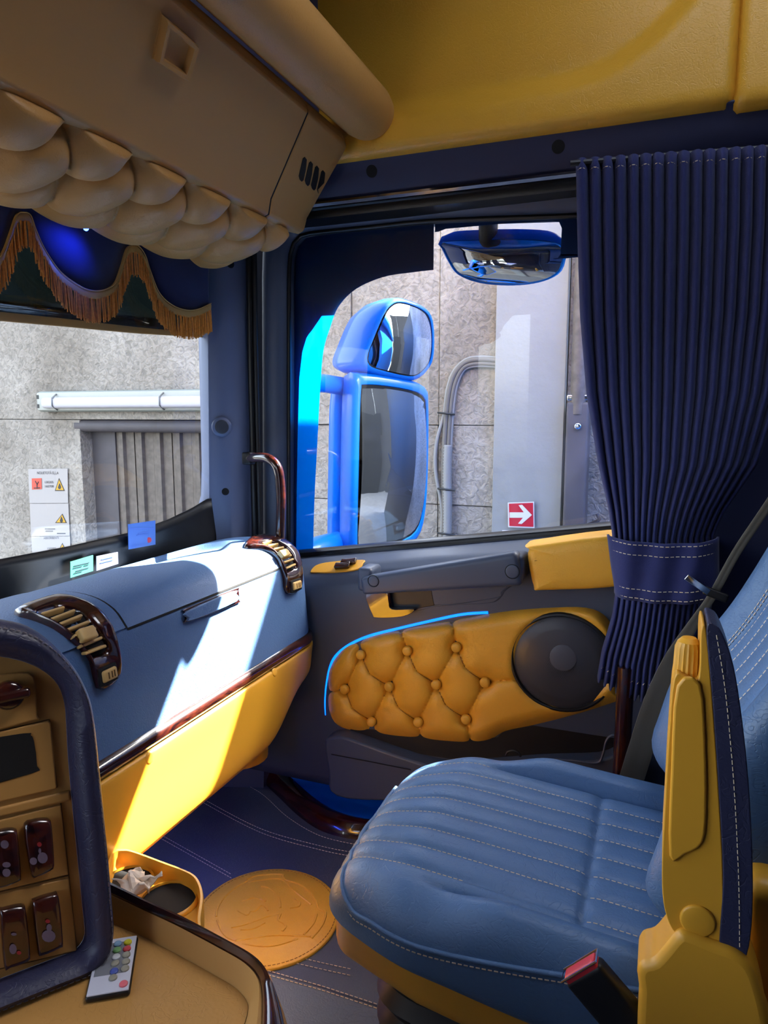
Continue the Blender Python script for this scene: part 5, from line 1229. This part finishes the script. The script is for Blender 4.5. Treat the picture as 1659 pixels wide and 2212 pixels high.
tri(t, (486, 540), (520, 612), (430, 612)); [B().prism([w7(x0_, y_, 0.0105), w7(x1_, y_, 0.0105), w7(x1_, y_ + 7, 0.0105), w7(x0_, y_ + 7, 0.0105)], (0, -0.001, 0)).build('printed_line', INKB, t, 0) for x0_, x1_, y_ in ((350, 430, 655), (356, 412, 672), (445, 510, 690))]
t = notice('lowest white notice with code 150202, cut off by the windscreen border', ((246, 718), (546, 716), (560, 1000), (262, 1000)))
text3('ABSORBENTI', w7(340, 738, 0.0115), w7(458, 736, 0.0115), 0.013, INKB, t); text3('150202', w7(366, 820, 0.0115), w7(432, 820, 0.0115), 0.014, INKB, t); tri(t, (486, 768), (526, 850), (444, 850))
# red arrow sign
def w4(x, y, d=0.06): q = C4(x, y); return PY(q[0], q[1], WY - d)
ar = thing('arrow_sign', w4(1240, 1430), 'red square sign with white right arrow on the concrete pillar', 'sign')
B().prism([w4(*q) for q in ((1238, 1318), (1356, 1314), (1358, 1432), (1240, 1428))], (0, -0.003, 0)).build('border', SGW, ar, 0)
B().prism([w4(*q, 0.0635) for q in ((1243, 1323), (1351, 1319), (1353, 1427), (1245, 1423))], (0, -0.001, 0)).build('red_field', SGN, ar, 0)
B().prism([w4(*q, 0.0652) for q in ((1246, 1362), (1310, 1362), (1286, 1330), (1302, 1328), (1346, 1374), (1300, 1414), (1284, 1412), (1306, 1386), (1246, 1386))], (0, -0.001, 0)).build('arrow', SGW, ar, 0)
a2 = thing('red_sign', w4(1216, 1480), 'red sign cut off by the window sill, below the arrow sign', 'sign')
B().prism([w4(*q) for q in ((1213, 1442), (1388, 1446), (1390, 1580), (1215, 1578))], (0, -0.003, 0)).build('border', SGW, a2, 0)
B().prism([w4(*q, 0.0635) for q in ((1218, 1447), (1383, 1451), (1385, 1574), (1220, 1572))], (0, -0.001, 0)).build('red_field', SGN, a2, 0)
B().disc(w4(1298, 1480, 0.0652), (0, -1, 0), 0.03, 0.001, 20).build('pictogram', SGW, a2)
# steel post
ps = thing('steel_post', w4(1550, 1500, 0.08), 'weathered steel channel post with pale pipe against the wall', 'post')
xa, xb = w4(1500, 1000, 0.10).x, w4(1602, 1000, 0.10).x
B().rbox(((xa + xb) / 2, WY - 0.08, -1.27), ((xb - xa) / 2, 0.05, 1.32), 0.012, (2, 1, 6)).build('channel', RUST, ps)
B().tube([((xa + xb) / 2, WY - 0.10, 0.0), ((xa + xb) / 2, WY - 0.10, WTOP)], 0.035, 12).build('pipe', GALV, ps, 60)
B().rbox((xa + 0.05, WY - 0.11, w4(1530, 850).z), (0.05, 0.012, 0.012), 0.005, (2, 1, 1)).build('pipe_clamp', CHR, ps)
B().disc(w4(1552, 977, 0.135), (0, -1, 0), 0.014, 0.008, 16).build('bolt', CHR, ps)
# cable run
cb_ = thing('cable_run', w4(960, 1490, 0.02), 'bundle of grey cables and corrugated conduit bending along the wall', 'cables')
CBM = mat('grey_cable', rgb(96, 92, 88), 0.6); CDT = mat('grey_conduit', rgb(128, 128, 128), 0.6)
for k in range(5):
    d = (k - 2) * 9
    pth = [(1184, 690 + d), (1110, 686 + d), (1050, 698 + d), (1008 + d * 0.7, 745 + d * 0.7), (984 + d, 820), (972 + d, 920), (964 + d * (1 if k != 0 else 2.5), 1050), (960 + d * (1 if k != 0 else 2.5), 1180), (962 + d, 1350), (958 + d, 1500), (956 + d, 1650)]
    B().tube(spl([w4(x, y, 0.025 + 0.008 * (k % 2)) for x, y in pth], 5), 0.009 if k != 1 else 0.012, 8).build('cable', CBM if k % 2 else CDT, cb_, 60)
cp_ = resample(spl([w4(x, y, 0.04) for x, y in ((970, 1060), (966, 1200), (968, 1350), (964, 1650))], 6), 90)
B().tube(cp_, [0.021 if i % 2 else 0.017 for i in range(90)], 10).build('conduit', CDT, cb_, 60)
for y in (915, 1255, 1455):
    B().tube([w4(925, y, 0.035), w4(960, y + 4, 0.065), w4(1000, y + 8, 0.035)], 0.005, 6).build('cable_tie', BLK, cb_)
hk = thing('wall_hook', w4(1610, 1420, 0.01), 'small bent steel rod on the wall by the curtain edge', 'hook')
B().tube([PY(1266, 1136, WY - 0.02), PY(1290, 1126, WY - 0.08), PY(1295, 1122, WY - 0.08), PY(1290, 1110, WY - 0.08)], 0.008, 8).build('rod', RUST, hk, 60)

# ================================================================== FOOTWELL LED
fl0 = Vector((-0.96, 1.12, -0.80)); fw = thing('footwell_led', fl0, 'blue LED strip under the dashboard lighting the footwell', 'light')
B().rbox(fl0 + Vector((0, 0, -0.006)), (0.006, 0.16, 0.004), 0.003, (1, 4, 1)).build('strip', LEDP, fw)
l = bpy.data.lights.new('footwell_led', 'AREA'); l.energy = 0.09; l.color = (0.05, 0.08, 1.0); l.shape = 'RECTANGLE'; l.size = 0.012; l.size_y = 0.3
lo = bpy.data.objects.new('footwell_led_lamp', l); COL.objects.link(lo); lo.location = fl0 + Vector((0, 0, -0.014)); lo.parent = fw; lo.matrix_parent_inverse = Matrix.Translation(fl0).inverted()
